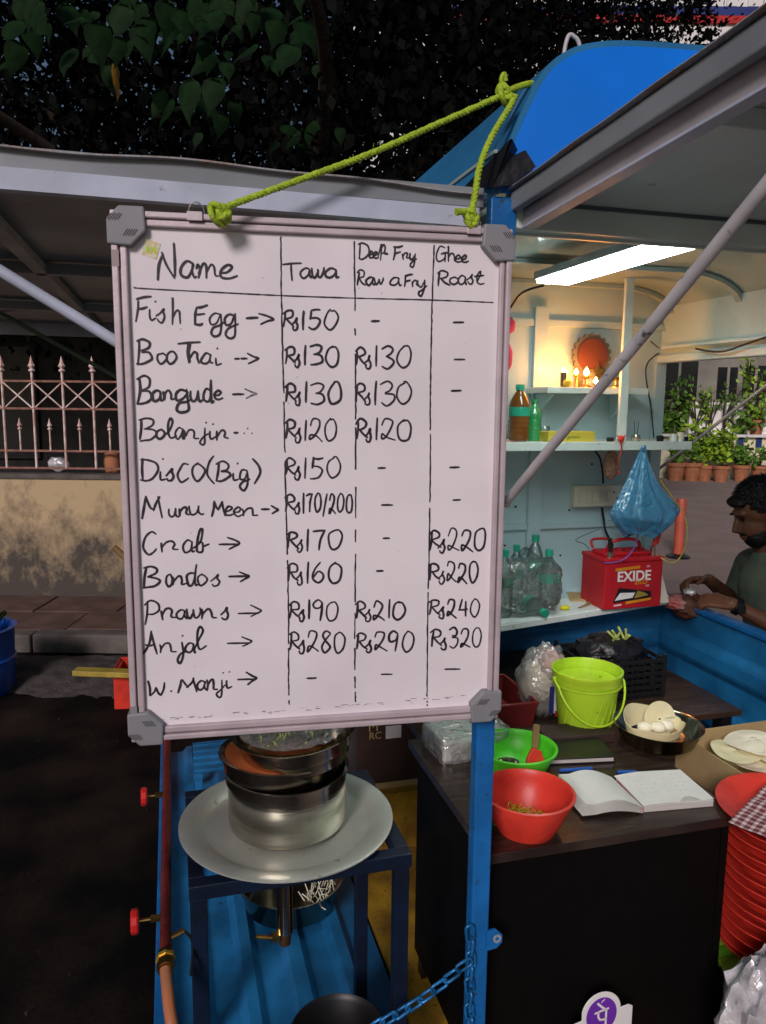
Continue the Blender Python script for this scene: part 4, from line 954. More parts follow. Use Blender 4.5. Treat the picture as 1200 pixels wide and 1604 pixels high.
W('->', Z3, [('-',(640,1274,736,1290)),('>',(688,1248,738,1310))])
def price(text, x0_, y0_, x1_, y1_, slash=False, gap=0):
    n = len(text); wR = 17; ws = 11
    gl_ = [('R',(x0_,y0_+2,x0_+wR,y1_-3)), ('s',(x0_+wR-4,y0_+(y1_-y0_)*.45,x0_+wR+ws-3,y1_+2))]
    xs = x0_+wR+ws-1+gap; rel = [{'1':.42,'/':.7}.get(c,1) for c in text]; tot = sum(rel); u_ = (x1_-xs)/tot; x_ = xs
    for c, r_ in zip(text, rel):
        jy = wr.uniform(-1.5,1.5); gl_.append((c,(x_+1,y0_+jy,x_+u_*r_-2,y1_+jy+(5 if c == '/' else 0)))); x_ += u_*r_
    W('Rs'+text, ID, gl_, .0038)
for t_, b_ in (('150',(443,484,532,515)),('130',(446,541,534,573)),('130',(447,599,538,632)),('120',(447,655,530,690)),('150',(446,716,536,748)),('170/200',(446,773,554,803)),('170',(450,830,538,862)),('160',(450,881,538,913)),('190',(453,941,531,971)),('280',(453,988,543,1021)),
    ('130',(557,542,647,575)),('130',(556,599,647,633)),('120',(558,655,646,690)),('210',(557,941,636,970)),('290',(558,989,651,1020)),
    ('220',(673,828,763,864)),('220',(672,879,751,912)),('240',(672,937,754,966)),('320',(675,984,756,1015))): price(t_, *b_)
for (a, b, c) in ((581,595,503),(592,604,733),(597,615,791),(600,610,843),(589,601,894),(597,613,1056),(709,727,505),(712,728,563),(708,723,612),(705,719,732),(710,721,783),(697,720,1048),(481,496,1062)):
    W('-', ID, [('-',(a,c-2,b,c+2))], .0034)
def rule(pts, segs, w_=.0028, nm='ruled_line'):
    P = [Vector((*bp(*p),0)) for p in pts]; S = spline(P, 14); n = len(S); mb = MB()
    for (a, b) in segs:
        q = [Vector((S[i].x+wr.gauss(0,.00025), S[i].y)) for i in range(int(a*(n-1)), int(b*(n-1))+1)]
        if len(q) > 1: ribbon(mb, q, [w_*(.7+.5*wr.random()) for _ in q], -.0004)
    mb.build(nm, m_ink, bd)
rule([(440,371),(441,470),(444,600),(446,700),(449,830),(452,960),(452,1060),(453,1105)], [(0,.31),(.33,.44),(.46,.62),(.63,.78),(.79,.93),(.96,.99)])
rule([(555,378),(556,470),(557,600),(557,700),(557,830),(556,960),(556,1060),(557,1102)], [(0,.17),(.2,.21),(.235,.31),(.33,.37),(.39,.47),(.5,.56),(.58,.6),(.62,.7),(.72,.77),(.79,.84),(.86,.9),(.92,.98)])
rule([(680,384),(677,470),(675,560),(674,640),(674,740),(672,870),(670,960),(669,1070),(669,1108)], [(0,.42),(.43,.55),(.56,.7),(.71,.92),(.95,.96),(.98,.99)])
rule([(210,450),(225,452),(340,458),(441,463),(556,467),(677,470),(776,474)], [(0,.99)], .0024)
bd_ = MB()
for k in range(60):
    f_ = wr.random(); p = bp(245+f_*480, 1128-f_*37+wr.gauss(0,1.0)); s_ = wr.uniform(.0006,.0018)
    ribbon(bd_, [p, p+Vector((s_*wr.uniform(1,8), wr.gauss(0,.0006)))], [s_,s_*.6], -.0006)
for k in range(40):
    p = bp(wr.uniform(225,760), wr.uniform(390,1110)); s_ = wr.uniform(.0004,.001); ribbon(bd_, [p, p+Vector((s_*1.5,s_))], [s_,s_], -.0006)
bd_.build('ink_smudges', m_inkfaint, bd)

# ------------------------------------------------------------------ rope
def twist(pts, r, turns_per_m, strands=3):
    S = spline(pts, 26); mb = MB(); L = [0]
    for i in range(1, len(S)): L.append(L[-1]+(S[i]-S[i-1]).length)
    for k in range(strands):
        out = []
        for i, p in enumerate(S):
            t = (S[min(i+1,len(S)-1)]-S[max(i-1,0)]).normalized(); a = Vector((0,1,0)); a = (a-t*a.dot(t)).normalized(); b = t.cross(a)
            an = 2*PI*(k/strands+L[i]*turns_per_m); out.append(p+(a*math.cos(an)+b*math.sin(an))*r*.55)
        mb.tube(out, r*.62, 6)
    return mb
rp = thing('rope', 'lime green nylon rope holding up the whiteboard from the roof corner', 'rope', (0,0,0))
k0 = T(790,148,v=-.02); kl = T(338,330,v=-.066); kr = T(738,340,v=-.066); kt = T(835,132,v=.02)
mid = kl.lerp(k0,.5)+Vector((0,0,-.008))
twist([kl, kl.lerp(k0,.25)+Vector((0,0,-.004)), mid, kl.lerp(k0,.75)+Vector((0,0,-.004)), k0], .0052, 45).build('long_run', m_rope, rp, smooth=60)
twist([k0+Vector((.02,0,.0)), T(800,165,v=-.03), T(770,215,v=-.045), T(752,260,v=-.055), T(745,300,v=-.06), kr], .0052, 45).build('short_run', m_rope, rp, smooth=60)
twist([k0, k0.lerp(kt,.4)+Vector((0,0,.004)), kt, kt+Vector((.03,.05,.0))], .0052, 45).build('roof_run', m_rope, rp, smooth=60)
def knot(c, s, nm='knot'):
    p = [c+Vector((math.sin(a*2)*s, math.cos(a*3)*s*.7, math.cos(a*2+.5)*s+math.sin(a)*s*.4)) for a in [2*PI*i/22 for i in range(22)]]
    MB().tube(spline(p,4,closed=True), .0048, 8, True).build(nm, m_rope, rp, smooth=60)
knot(k0, .010); knot(k0+Vector((-.002,0,.006)), .007); knot(kl+Vector((.003,0,-.004)), .011); knot(kl+Vector((.012,0,-.002)), .008); knot(kr, .009); knot(kr+Vector((0,0,-.008)), .007)
MB().tube(spline([k0+Vector((-.004,0,.008)),k0+Vector((-.008,-.004,.022)),k0+Vector((-.004,-.006,.030)),k0+Vector((0,-.004,.02))],6), .0042, 7).build('loose_end', m_rope, rp, smooth=60)
MB().tube(spline([kr+Vector((-.004,0,.0)),kr+Vector((-.016,-.006,.006)),kr+Vector((-.03,-.008,.004))],6), [.004+.0002*i for i in range(13)], 7).build('loose_end', m_rope, rp, smooth=60)
for k in range(6):
    f_ = rnd.uniform(.25,.95); q = kl.lerp(k0,f_); MB().tube([q,q+Vector((rnd.uniform(-.01,.01),-.006,rnd.uniform(-.012,.012)))], .0005, 4).build('fibre', m_rope, rp)
# ================================================================== THINGS IN THE STALL
def text_part(txt, size, m, parent, M, ext=.0004, name='lettering', lab=None, bold=0, shear=0):
    cu = bpy.data.curves.new('t', 'FONT'); cu.body = txt; cu.size = size; cu.extrude = ext; cu.align_x = 'CENTER'; cu.align_y = 'CENTER'; cu.offset = bold; cu.shear = shear
    to = bpy.data.objects.new('t', cu); C.objects.link(to)
    dg = bpy.context.evaluated_depsgraph_get(); me = bpy.data.meshes.new_from_object(to.evaluated_get(dg)); me.name = name
    bpy.data.objects.remove(to); me.materials.clear(); me.materials.append(m); me.transform(M)
    o = bpy.data.objects.new(name, me); C.objects.link(o); o.parent = parent
    if lab: o['label'] = lab
    return o
DZ = .77
# ---- desk
ds = thing('desk', 'black laminate desk behind the corner post with bowls and notebook on top', 'desk', (.05,.05,FL))
dh = DZ-FL
MB().box((-.012,-.012,dh-.022), (.612,.55,dh)).build('desk_top', m_desktop, ds, bevel=.0015)
MB().box((0,0,.05), (.018,.5,dh-.0225)).build('side_panel', m_desk, ds, bevel=.001)
MB().box((.572,0,.0), (.59,.5,dh-.0225)).build('side_panel', m_desk, ds, bevel=.001)
MB().box((.0185,.004,.0), (.5715,.02,dh-.0225)).build('front_panel', m_desk, ds, bevel=.001)
MB().box((.0185,.47,.0), (.5715,.485,dh-.0225)).build('back_panel', m_desk, ds)
for v in (.03,.44): MB().box((.002,v,0), (.016,v+.03,.049)).build('foot', m_black, ds)
# ---- brown side table behind the desk
st_ = thing('side_table', 'low brown laminate table behind the black desk carrying crate and tray', 'table', (.1,.62,FL))
th_ = .735-FL
MB().box((0,.0,th_-.02), (1.06,.72,th_)).build('table_top', m_browntop, st_, bevel=.002)
for a in (.02,1.0):
    for b in (.02,.66): MB().box((a,b,0), (a+.04,b+.04,th_-.0205)).build('leg', m_blackm, st_)
st2 = thing('side_counter', 'brown laminate counter right of the desk under the cardboard carton', 'table', (.69,.19,FL))
MB().box((0,0,.515), (.64,.42,.535)).build('table_top', m_browntop, st2, bevel=.002)
for a in (.02,.6):
    for b in (.02,.36): MB().box((a,b,0), (a+.04,b+.04,.5145)).build('leg', m_blackm, st2)

def bowl(name, label, c, r, h, rb, m, lip=.008, rz=0):
    t = thing(name, label, 'bowl', c)
    th = .0025
    prof = [(0,0),(rb,0),(rb+(r-rb)*.45,h*.35),(r*.955,h*.8),(r-.004,h-.006),(r+lip*.4,h-.005),(r+lip*.5,h),(r-.002,h+.0015),(r-.007,h-.006),(r*.955-th,h*.8),(rb+(r-rb)*.45-th,h*.35+th),(rb-.006,.006),(0,.006)]
    pr = []
    for i, p_ in enumerate(prof): pr.append(p_)
    MB().lathe(pr, 48).build('bowl_body', m, t, smooth=50)
    return t
rc_ = T(829,1302,z=DZ)
rbw = bowl('plastic_bowl', 'translucent red plastic bowl with yellow shreds beside the blue post', (rc_.x-.002,rc_.y+.012,DZ+.0005), .1, .088, .062, m_redplastic)
sh = MB()
for i in range(110):
    a = rnd.uniform(0,6.28); q = rnd.uniform(0,.055)*1; x, y = math.cos(a)*q-.015, math.sin(a)*q+.01; d = rnd.uniform(0,6.28)
    sh.tube([(x,y,.012+rnd.uniform(0,.02)),(x+math.cos(d)*.012,y+math.sin(d)*.012,.014+rnd.uniform(0,.022)),(x+math.cos(d+.5)*.024,y+math.sin(d+.5)*.024,.012+rnd.uniform(0,.016))], .0014, 4)
tag(single(sh, 'vegetable_shreds', 'yellow green vegetable shreds in the bottom of the red bowl', 'food', m_noodle, (rc_.x-.002,rc_.y+.012,DZ)), kind='stuff')
gc_ = T(822,1222,z=DZ)
gbw = bowl('plastic_bowl', 'bright green plastic bowl holding a sauce cup and a red tool', (gc_.x-.005,gc_.y+.045,DZ+.0005), .1, .07, .066, m_greenplastic)
gx, gy = gc_.x-.005, gc_.y+.045
cup = thing('sauce_cup', 'small steel cup of dark sauce inside the green bowl', 'cup', (gx-.028,gy-.018,DZ+.008))
MB().lathe([(0,0),(.02,0),(.026,.03),(.029,.03),(.024,.004),(0,.004)], 28).build('cup_body', m_steel, cup, smooth=50)
MB().lathe([(0,.02),(.0235,.02),(.0235,.0215),(0,.0215)], 24).build('sauce', m_sauce, cup)
tl2 = thing('red_brush', 'red headed brush with a wooden handle standing in the green bowl', 'brush', (gx+.035,gy-.03,DZ+.012))
Mx = RX(-20) @ RY(12)
MB().box((-.009,-.004,.055), (.009,.004,.115), Mx).build('handle', m_wood, tl2, bevel=.003)
MB().prism([(-.02,.0),(.022,.0),(.026,.03),(.016,.052),(-.008,.056),(-.02,.03)], -.006, .006, Mx @ Matrix(((1,0,0,0),(0,0,1,0),(0,1,0,0),(0,0,0,1)))).build('head', m_redplastic, tl2, bevel=.002)
MB().box((-.018,-.0075,-.006), (.02,.0075,.012), Mx).build('bristles', m_hair, tl2)
# ---- wrapped packet of napkins
pk = T(668,1165,z=DZ)
pa = thing('napkin_packet', 'white napkin packet in clear wrap on the desk behind the blue post', 'packet', (pk.x+.0,pk.y-.13,DZ), R_(4))
MB().box((.004,0,.002), (.2,.145,.058)).build('napkins', m_paper, pa, bevel=.008, seg=3)
def wrap(a, b):
    an = a*2*PI; c = (.1,.072,.03); sx, sy = .106, .08
    k = 1/max(abs(math.cos(an)),abs(math.sin(an)),.75); x = c[0]+math.cos(an)*sx*k*.95; y = c[1]+math.sin(an)*sy*k*.95
    z = b*.072; q = 1-.12*max(0,b-.7)-.0; n_ = noise.noise(Vector((x*40,y*40,z*40)))*.005
    return (c[0]+(x-c[0])*q+n_, c[1]+(y-c[1])*q+n_, z+.001)
mbw = MB().sheet(wrap, 60, 8)
mbw.sheet(lambda a, b: (.004+a*.19, .0+b*.142, .066+.006*noise.noise(Vector((a*9,b*9,0)))), 16, 12)
mbw.build('wrap', m_clear, pa, smooth=40)
# ---- flat brown box, diary, pens
d1, d2, d3 = T(880,1196,z=DZ), T(1007,1196,z=DZ), T(975,1160,z=DZ)
bxo = T(955,1134,z=DZ+.03)
single(MB().box((0,0.05,0), (.2,.135,.026)), 'flat_carton', 'flat dark brown carton under the black diary', 'box', m_carddk, (bxo.x-.215,bxo.y-.085,DZ), R_(-4), bevel=.002)
dy = thing('diary', 'closed black leather diary lying behind the open notebook', 'diary', (d1.x-.06,d1.y-.0,DZ), R_(-9))
MB().box((0,0,.0), (.2,.115,.004)).build('cover', m_black, dy, bevel=.001)
MB().box((.003,.002,.0045), (.196,.113,.0145)).build('pages', m_pageedge, dy)
MB().box((-.001,-.001,.015), (.201,.116,.0185)).build('cover', m_black, dy, bevel=.001)
for (px, py, l_, a_, lb) in ((905,1208,.1,-6,'blue ballpoint pen between diary and notebook, the longer one'),(985,1212,.06,-12,'short blue pen cap end beside the open notebook')):
    q = T(px,py,z=DZ); pn = thing('pen', lb, 'pen', (q.x,q.y,DZ+.005), R_(a_))
    MB().tube([(-l_/2,0,0),(l_/2-.012,0,0)], .0042, 10).build('barrel', m_pen, pn, smooth=50)
    MB().tube([(l_/2-.012,0,0),(l_/2,0,0)], [.0038,.0008], 10).build('tip', m_steel, pn, smooth=50)
# ---- open notebook
n0, n1 = T(898,1281,z=DZ), T(1133,1263,z=DZ)
nb = thing('notebook', 'open white notebook with curling pages at the front edge of the desk', 'notebook', (T(1012,1276,z=DZ).x,T(1012,1276,z=DZ).y+.008,DZ), math.atan2(n1.y-n0.y,n1.x-n0.x)+.02)
MB().box((.0,0,0), (.175,.14,.018)).build('right_pages', m_pageedge, nb, bevel=.002)
MB().sheet(lambda a, b: (-.004+a*.18, -.0015+b*.143+.004*math.sin(a*2), .0185+.004*math.sin(a*PI)*b+.001*math.sin(a*7)), 24, 8, thick=.0004).build('page', m_paper, nb, smooth=60)
MB().box((-.012,-.001,.0), (-.0005,.126,.013)).build('spine', m_red, nb, bevel=.002)
for k in range(9):
    h0 = .006+k*.0035; le = .148-.0016*k; drop = .0012*k
    MB().sheet(lambda a, b: (-.004-a*le-.006*b+rnd.uniform(0,.0004), -.004+b*.146+.012*a*(k/9), max(.0006+k*.0005, h0*.25+.022*math.sin(min(1,a*1.25)*PI*.8)*(.5+k*.06)+k*.0008)), 26, 6, thick=.0003).build('page', m_paper, nb, smooth=60)
sc_ = MB()
for r_ in range(5):
    for c_ in range(9):
        x = .02+c_*.016+rnd.uniform(-.002,.002); y = .12-r_*.018
        if rnd.random() < .5: sc_.tube([(x+k*.0018, y+rnd.uniform(-.0018,.0018), .0192+.004*math.sin((x+.004)/.18*PI)*(y/.143)+.0009) for k in range(5)], .00022, 3)
sc_.build('pencil_writing', m_qr, nb)
# ---- steel pan with dough rounds
def pan(name, label, c, r, h, m, n=48, lip=.006):
    t = thing(name, label, 'pan', c)
    MB().lathe([(0,0),(r*.8,0),(r*.86,.006),(r,h-.004),(r+lip,h),(r+lip,h+.002),(r-.003,h-.002),(r*.84,.009),(r*.78,.004),(0,.004)], n).build('pan_body', m, t, smooth=50)
    return t
pc = T(1040,1165,z=.775)
pan_ = pan('steel_pan', 'shallow steel pan of pale dough rounds left of the carton', (pc.x+.0,pc.y+.03,DZ+.0005), .115, .05, m_steeldk)
wf = thing('papad', 'curled translucent papad sheets holding dough balls in the steel pan', 'food', (pc.x-.01,pc.y+.035,.805))
MB().sheet(lambda a, b: (math.cos(a*2*PI)*(.075+.012*b)+.0, math.sin(a*2*PI)*(.06+.01*b), -.012+b*(.03+.03*max(0,math.sin(a*2*PI-.3))+.004*math.sin(a*23))), 60, 6, thick=.0015).build('sheet', m_papad, wf, smooth=60)
MB().sheet(lambda a, b: (.03+math.cos(a*2*PI)*b*.05, .02+math.sin(a*2*PI)*b*.02, .015+math.sin(a*2*PI)*b*.045), 30, 5, thick=.0015, M=RX(10)).build('sheet', m_papad, wf, smooth=60)
for (a, b) in ((-.035,-.01),(.0,-.02),(.03,-.015)):
    MB().ball((a,b,.012), (.022,.02,.014), 16, 10).build('dough_ball', m_dough, wf, smooth=60)
# ---- cardboard carton of papads
cA, cB = T(1061,1145,z=.765), T(1181,1221,z=.765)
cw, cd_, chh = .34, abs(cA.y-cB.y), .105
cbx = thing('carton', 'open brown cardboard carton full of pale flatbread right of the steel pan', 'box', (cB.x,cB.y,.6555), math.atan2(cA.y-cB.y,cA.x-cB.x)-PI/2)
MB().box((0,0,0), (cw,cd_,.003)).build('base', m_card, cbx)
for a, b in (((0,0,.003),(cw,.004,chh)),((0,cd_-.004,.003),(cw,cd_,chh)),((0,.004,.003),(.004,cd_-.004,chh)),((cw-.004,.004,.003),(cw,cd_-.004,chh))):
    MB().box(a, b).build('side', m_card, cbx)
fl_ = thing('flatbreads', 'pale folded flatbread sheets piled inside the cardboard carton', 'food', (cB.x,cB.y,.6555), math.atan2(cA.y-cB.y,cA.x-cB.x)-PI/2)
for k in range(9):
    cxk, cyk = rnd.uniform(.09,.25), rnd.uniform(cd_*.35,cd_*.65); rk = rnd.uniform(.06,.085); zk = .052+k*.007; ph = rnd.uniform(0,6)
    cl_ = lambda v_, a_, b_: max(a_, min(b_, v_))
    MB().sheet(lambda a, b: (cl_(cxk+math.cos(a*2*PI)*rk*b,.008,cw-.008), cl_(cyk+math.sin(a*2*PI)*rk*b,.008,cd_-.008), zk+.006*math.sin(a*2*PI*2+ph)*b+.014*(1-b)*(k%2)+.004*noise.noise(Vector((a*7,b*4,k)))), 40, 6, thick=.0018).build('sheet', m_dough if k % 3 else m_papad, fl_, smooth=60)
# ---- lime bucket
kc = T(921,1141,z=DZ)
kx, ky, kz = kc.x, kc.y+.02, DZ+.0005
bk = thing('bucket', 'lime green plastic bucket with its handle hanging down at the front', 'bucket', (kx,ky,kz))
kr_, kh = .098, .172
MB().lathe([(0,0),(.072,0),(.076,.004),(kr_-.006,kh-.03),(kr_,kh-.03),(kr_+.002,kh-.012),(kr_+.003,kh-.01),(kr_+.003,kh),(kr_-.002,kh+.001),(kr_-.004,kh-.006),(kr_-.008,kh-.03),(.074,.006),(0,.006)], 56).build('bucket_body', m_lime, bk, smooth=45)
MB().lathe([(kr_-.003,kh-.034),(kr_+.001,kh-.036),(kr_+.001,kh-.04),(kr_-.006,kh-.041)], 56).build('rim_bead', m_lime, bk, smooth=45)
for i in range(11):
    a0_ = -2.9+i*.27
    MB().tube([(math.cos(a0_+t*.35)*(.0765+(kr_-.083)*(.15+.6*t)+.0006), math.sin(a0_+t*.35)*(.0765+(kr_-.083)*(.15+.6*t)+.0006), .02+t*.11) for t in [k/8 for k in range(9)]], .0014, 5).build('swirl_rib', m_lime, bk, smooth=60)
tag(MB().sheet(lambda a, b: (math.cos(a*2*PI)*(kr_-.012)*b, math.sin(a*2*PI)*(kr_-.012)*b, kh-.028+.003*noise.noise(Vector((a*3,b*5,1)))), 40, 8).build('batter', m_lime, bk, smooth=60))
ha = [(math.cos(t)*(kr_+.007), -abs(math.sin(t))*.07-.02, kh-.022-math.sin(t)*.115) for t in [PI*k/24 for k in range(25)]]
ha[0] = (kr_+.006,0,kh-.022); ha[-1] = (-kr_-.006,0,kh-.022)
MB().tube(ha, .0035, 8).build('handle', m_lime, bk, smooth=60)
for s in (-1,1): MB().ball((s*(kr_+.005),0,kh-.022), (.006,.008,.009), 10, 8).build('handle_lug', m_lime, bk, smooth=60)
# ---- bag of puffed rice with red print
gq = T(858,1120,z=.74)
bgp = thing('snack_bag', 'bulging clear and white plastic bag with red print behind the lime bucket', 'bag', (gq.x-.01,gq.y+.02,.7355))
MB().ball((0,0,.11), (.085,.06,.115), 28, 20, lambda d: 1+.16*noise.noise(d*3.2)+.07*noise.noise(d*9)).build('bag_body', m_clear, bgp, smooth=60)
MB().ball((0,.005,.1), (.075,.05,.1), 24, 16, lambda d: 1+.2*noise.noise(d*4)).build('contents', m_dough, bgp, smooth=60)
MB().ball((.01,-.01,.165), (.05,.045,.05), 20, 12, lambda d: 1+.3*noise.noise(d*3)).build('pink_contents', mat('pale_pink_stuffing', (.5,.35,.3), .8), bgp, smooth=60)
MB().sheet(lambda a, b: (.005+a*.06, -.066-.006*math.sin(a*3), .03+b*.09), 8, 8, thick=.0006).build('label_panel', m_label, bgp, smooth=60)
MB().sheet(lambda a, b: (-.012+a*.014, -.067, .03+b*.085), 4, 8, thick=.0006).build('navy_stripe', m_navy, bgp, smooth=60)
MB().box((.005,-.0745,.022), (.065,-.0728,.04)).build('red_stripe', m_red, bgp)
text_part('VAH', .026, m_red, bgp, TR(.036,-.0742,.068) @ RY(188) @ RX(90), lab='red letters VAH upside down')
# ---- maroon tray and black crate
mq = T(805,1135,z=.74)
mt_ = thing('maroon_tray', 'deep maroon plastic tray right of the blue post behind the napkin packet', 'tray', (mq.x-.02,mq.y+.1,.7355))
def trough(t, L, Wd, h, m, ta=.012):
    for nm, o_ in (('base', ((-L/2+ta,-Wd/2+ta,0),(L/2-ta,Wd/2-ta,.003))),): MB().box(*o_).build(nm, m, t)
    for sx, sy in ((1,0),(-1,0),(0,1),(0,-1)):
        if sx: vs = [(sx*(L/2-ta),-Wd/2+ta,0),(sx*(L/2-ta),Wd/2-ta,0),(sx*L/2,Wd/2,h),(sx*L/2,-Wd/2,h)]
        else: vs = [(-L/2+ta,sy*(Wd/2-ta),0),(L/2-ta,sy*(Wd/2-ta),0),(L/2,sy*Wd/2,h),(-L/2,sy*Wd/2,h)]
        o = MB().add(vs,[(0,1,2,3)]).build('side', m, t); so = o.modifiers.new('s','SOLIDIFY'); so.thickness = .003
    MB().tube([(-L/2,-Wd/2,h),(L/2,-Wd/2,h),(L/2,Wd/2,h),(-L/2,Wd/2,h)], .005, 8, True).build('rim', m, t, smooth=50)
trough(mt_, .17, .24, .075, m_maroonp)
kq = T(985,1098,z=.74)
bc = thing('black_crate', 'black plastic slatted crate heaped with dark produce bags by the blue wall', 'crate', (kq.x,kq.y+.13,.7355))
MB().box((-.14,-.11,0), (.14,.11,.004)).build('base', m_black, bc)
for s in (-1,1):
    for k in range(6):
        z = .008+k*.022
        MB().box((-.14,s*.11-.003,z), (.14,s*.11+.003,z+.013)).build('slat', m_black, bc, bevel=.001, seg=1)
        MB().box((s*.14-.003,-.107,z), (s*.14+.003,.107,z+.013)).build('slat', m_black, bc, bevel=.001, seg=1)
for k in range(13):
    MB().box((-.14+k*.0225,-.114,.0), (-.136+k*.0225,-.1065,.14)).build('upright', m_black, bc)
for s in (-1,1):
    for r_ in (-1,1): MB().box((s*.14-.006,r_*.11-.006,0), (s*.14+.006,r_*.11+.006,.145)).build('corner', m_black, bc, bevel=.002)
MB().ball((0,0,.13), (.125,.095,.06), 28, 16, lambda d: 1+.3*noise.noise(d*4)+.1*noise.noise(d*12)).build('dark_bag', mat('black_bin_bag', (.01,.01,.012), .3, bump=.8, bscale=40), bc, smooth=60)
so_ = MB()
for k in range(8):
    a = rnd.uniform(-.02,.07); so_.tube([(a,-.03,.17),(a+rnd.gauss(0,.02),-.03+rnd.gauss(0,.02),.2+rnd.random()*.02)], .004, 6)
so_.build('stalks', m_greenf, bc)
# ---- stack of red plates with checked cloth
PU, PV = .78, .02
ring = [(0,0),(.085,0),(.098,.004),(.12,.02),(.136,.027),(.14,.0265),(.1395,.029),(.12,.0235),(.097,.0075),(.084,.0035),(0,.0035)]
stool = thing('produce_crate', 'dark crate under the banana leaves and red plates right of the desk', 'crate', (PU,PV,FL))
MB().box((-.13,-.12,0), (.16,.13,.012)).build('base', m_black, stool)
for a, b in (((-.13,-.12,.012),(.16,-.11,.27)),((-.13,.12,.012),(.16,.13,.27)),((-.13,-.11,.012),(-.12,.12,.27)),((.15,-.11,.012),(.16,.12,.27))): MB().box(a, b).build('side', m_black, stool)
MB().box((-.12,-.11,.23), (.15,.12,.262)).build('lid', m_black, stool)
for k in range(5):
    o = single(MB().sheet(lambda a, b: (-.17+a*.33, -.085+k*.035+(b-.5)*.07, .012*k*.4+.018*math.sin(b*PI)-.02*(1-a)**2), 14, 6, thick=.002), 'banana_leaf', ['lowest green banana leaf under the red plates','yellow green banana leaf second from the left under the plates','middle green banana leaf under the red plates','narrow lime banana leaf beside the foil bag','rear green banana leaf touching the lowest plate'][k], 'leaf', m_bananaleaf if k % 2 else m_leafg, (PU+.03,PV+.01,FL+.272), R_(rnd.uniform(-14,-2)), group='banana leaves under the plates', smooth=60)
base_mesh = MB().lathe(ring, 40)
p0 = thing('plate', 'lowest red plastic plate resting on the banana leaves', 'plate', (PU,PV,FL+.305), 0, 'stack of red plates')
base_mesh.build('plate_body', m_redplastic, p0, smooth=50)
NPL = 14; zb_ = FL+.295; ztop = .752
for k in range(1, NPL):
    c = copy_tree(p0); c['label'] = 'red plastic plate in the stack, number %s from the bottom' % ['','second','third','fourth','fifth','sixth','seventh','eighth','ninth','tenth','eleventh','twelfth','second from the top','x'][k] if k not in (12,13) else 'red plastic plate directly under the topmost plate'; z = zb_+(ztop-zb_)*k/(NPL-1)
    place(c, (PU+rnd.uniform(-.003,.003),PV+rnd.uniform(-.003,.003),z), rnd.uniform(0,6), extra=RX(rnd.uniform(-.6,.6)))
    if k == NPL-1: c['label'] = 'topmost red plastic plate with the checked cloth on it'; c.scale = (1.18,1.18,1.1)
ZT = .808
def cloth(a, b):
    x = -.11+a*.26; y = -.15+b*.18
    d = math.hypot(x,y); z = .004+.004*noise.noise(Vector((x*25,y*25,0)))-.5*max(0,d-.15)
    return (x,y,z)
single(MB().sheet(cloth, 40, 30, thick=.0015), 'checked_cloth', 'maroon and white checked cloth folded over the topmost red plate', 'cloth', m_check, (PU-.085,PV-.0,ZT-.02), R_(30), smooth=60)
# ---- silver and clear bags at lower right
sq = T(1180,1560,v=-.12)
single(MB().ball((0,0,.19), (.12,.09,.2), 44, 30, lambda d: 1+.2*noise.noise(d*3)+.1*noise.noise(d*9)), 'foil_bag', 'shiny silver plastic bag in front of the plates at lower right', 'bag', m_silver, (sq.x+.045,sq.y-.02,FL+.055), smooth=35)
single(MB().ball((0,0,.13), (.12,.08,.16), 40, 26, lambda d: 1+.22*noise.noise(d*2.6+Vector((3,1,0)))+.08*noise.noise(d*10)), 'clear_bag', 'crumpled clear plastic bag with pink print at the lower right corner', 'bag', m_clear, (sq.x+.0,sq.y-.11,FL+.02), smooth=35)
single(MB().sheet(lambda a, b: (-.02+a*.1, 0, .24+.05*a+b*.008), 8, 1, thick=.001), 'pink_strip', 'magenta printed strip showing through the clear bag', 'strip', m_magenta, (sq.x+.01,sq.y-.125,FL+.0))
# ---- payment sign
pq = T(943,1553,v=.0)
us = thing('payment_sign', 'white payment sign with a purple round logo standing before the desk', 'sign', (pq.x,.0,FL))
zt_ = (pq.z-FL)/1.3
us.matrix_world = us.matrix_world @ Matrix.Diagonal((1.3,1,1.3,1))
out = [(-.055,0),(.06,0),(.06,zt_-.038),(.052,zt_-.034),(.036,zt_-.036)]+[(.0+.037*math.cos(t), zt_-.038+.038*math.sin(t)) for t in [PI*k/16 for k in range(1,16)]]+[(-.036,zt_-.046),(-.055,zt_-.050)]
MXZ = Matrix(((1,0,0,0),(0,0,1,0),(0,1,0,0),(0,0,0,1)))
MB().prism(out, -.003, .0, MXZ @ TR(0,0,0)).build('sign_board', m_white, us, bevel=.0008, seg=1)
MB().prism([(.0285*math.cos(2*PI*k/40), zt_-.042+.0325*math.sin(2*PI*k/40)) for k in range(40)], -.0042, -.0031, MXZ).build('logo_disc', m_purple, us)
MB().box((-.05,-.001,0), (.05,.04,.004)).build('foot', m_white, us)
gm = MB()
def stroke(P, wd=.0038): ribbon(gm, [Vector((x*.001, zt_-.042+z*.001)) for x, z in P], [wd]*len(P), -.0047)
stroke([(-13,6),(-3,8.5),(12,11)]); stroke([(8,10),(8,-6),(8,-22)]); stroke([(-7,8),(-6.5,-2),(-3,-7.5),(3,-8.5),(8,-7)]); stroke([(-9,24),(-3,18),(5,11)])
stroke([(2,27),(4,30)], .0016); stroke([(-2,24),(1,28)], .0016)
gm.build('logo_symbol', m_white, us)['label'] = 'white Devanagari letter pe'
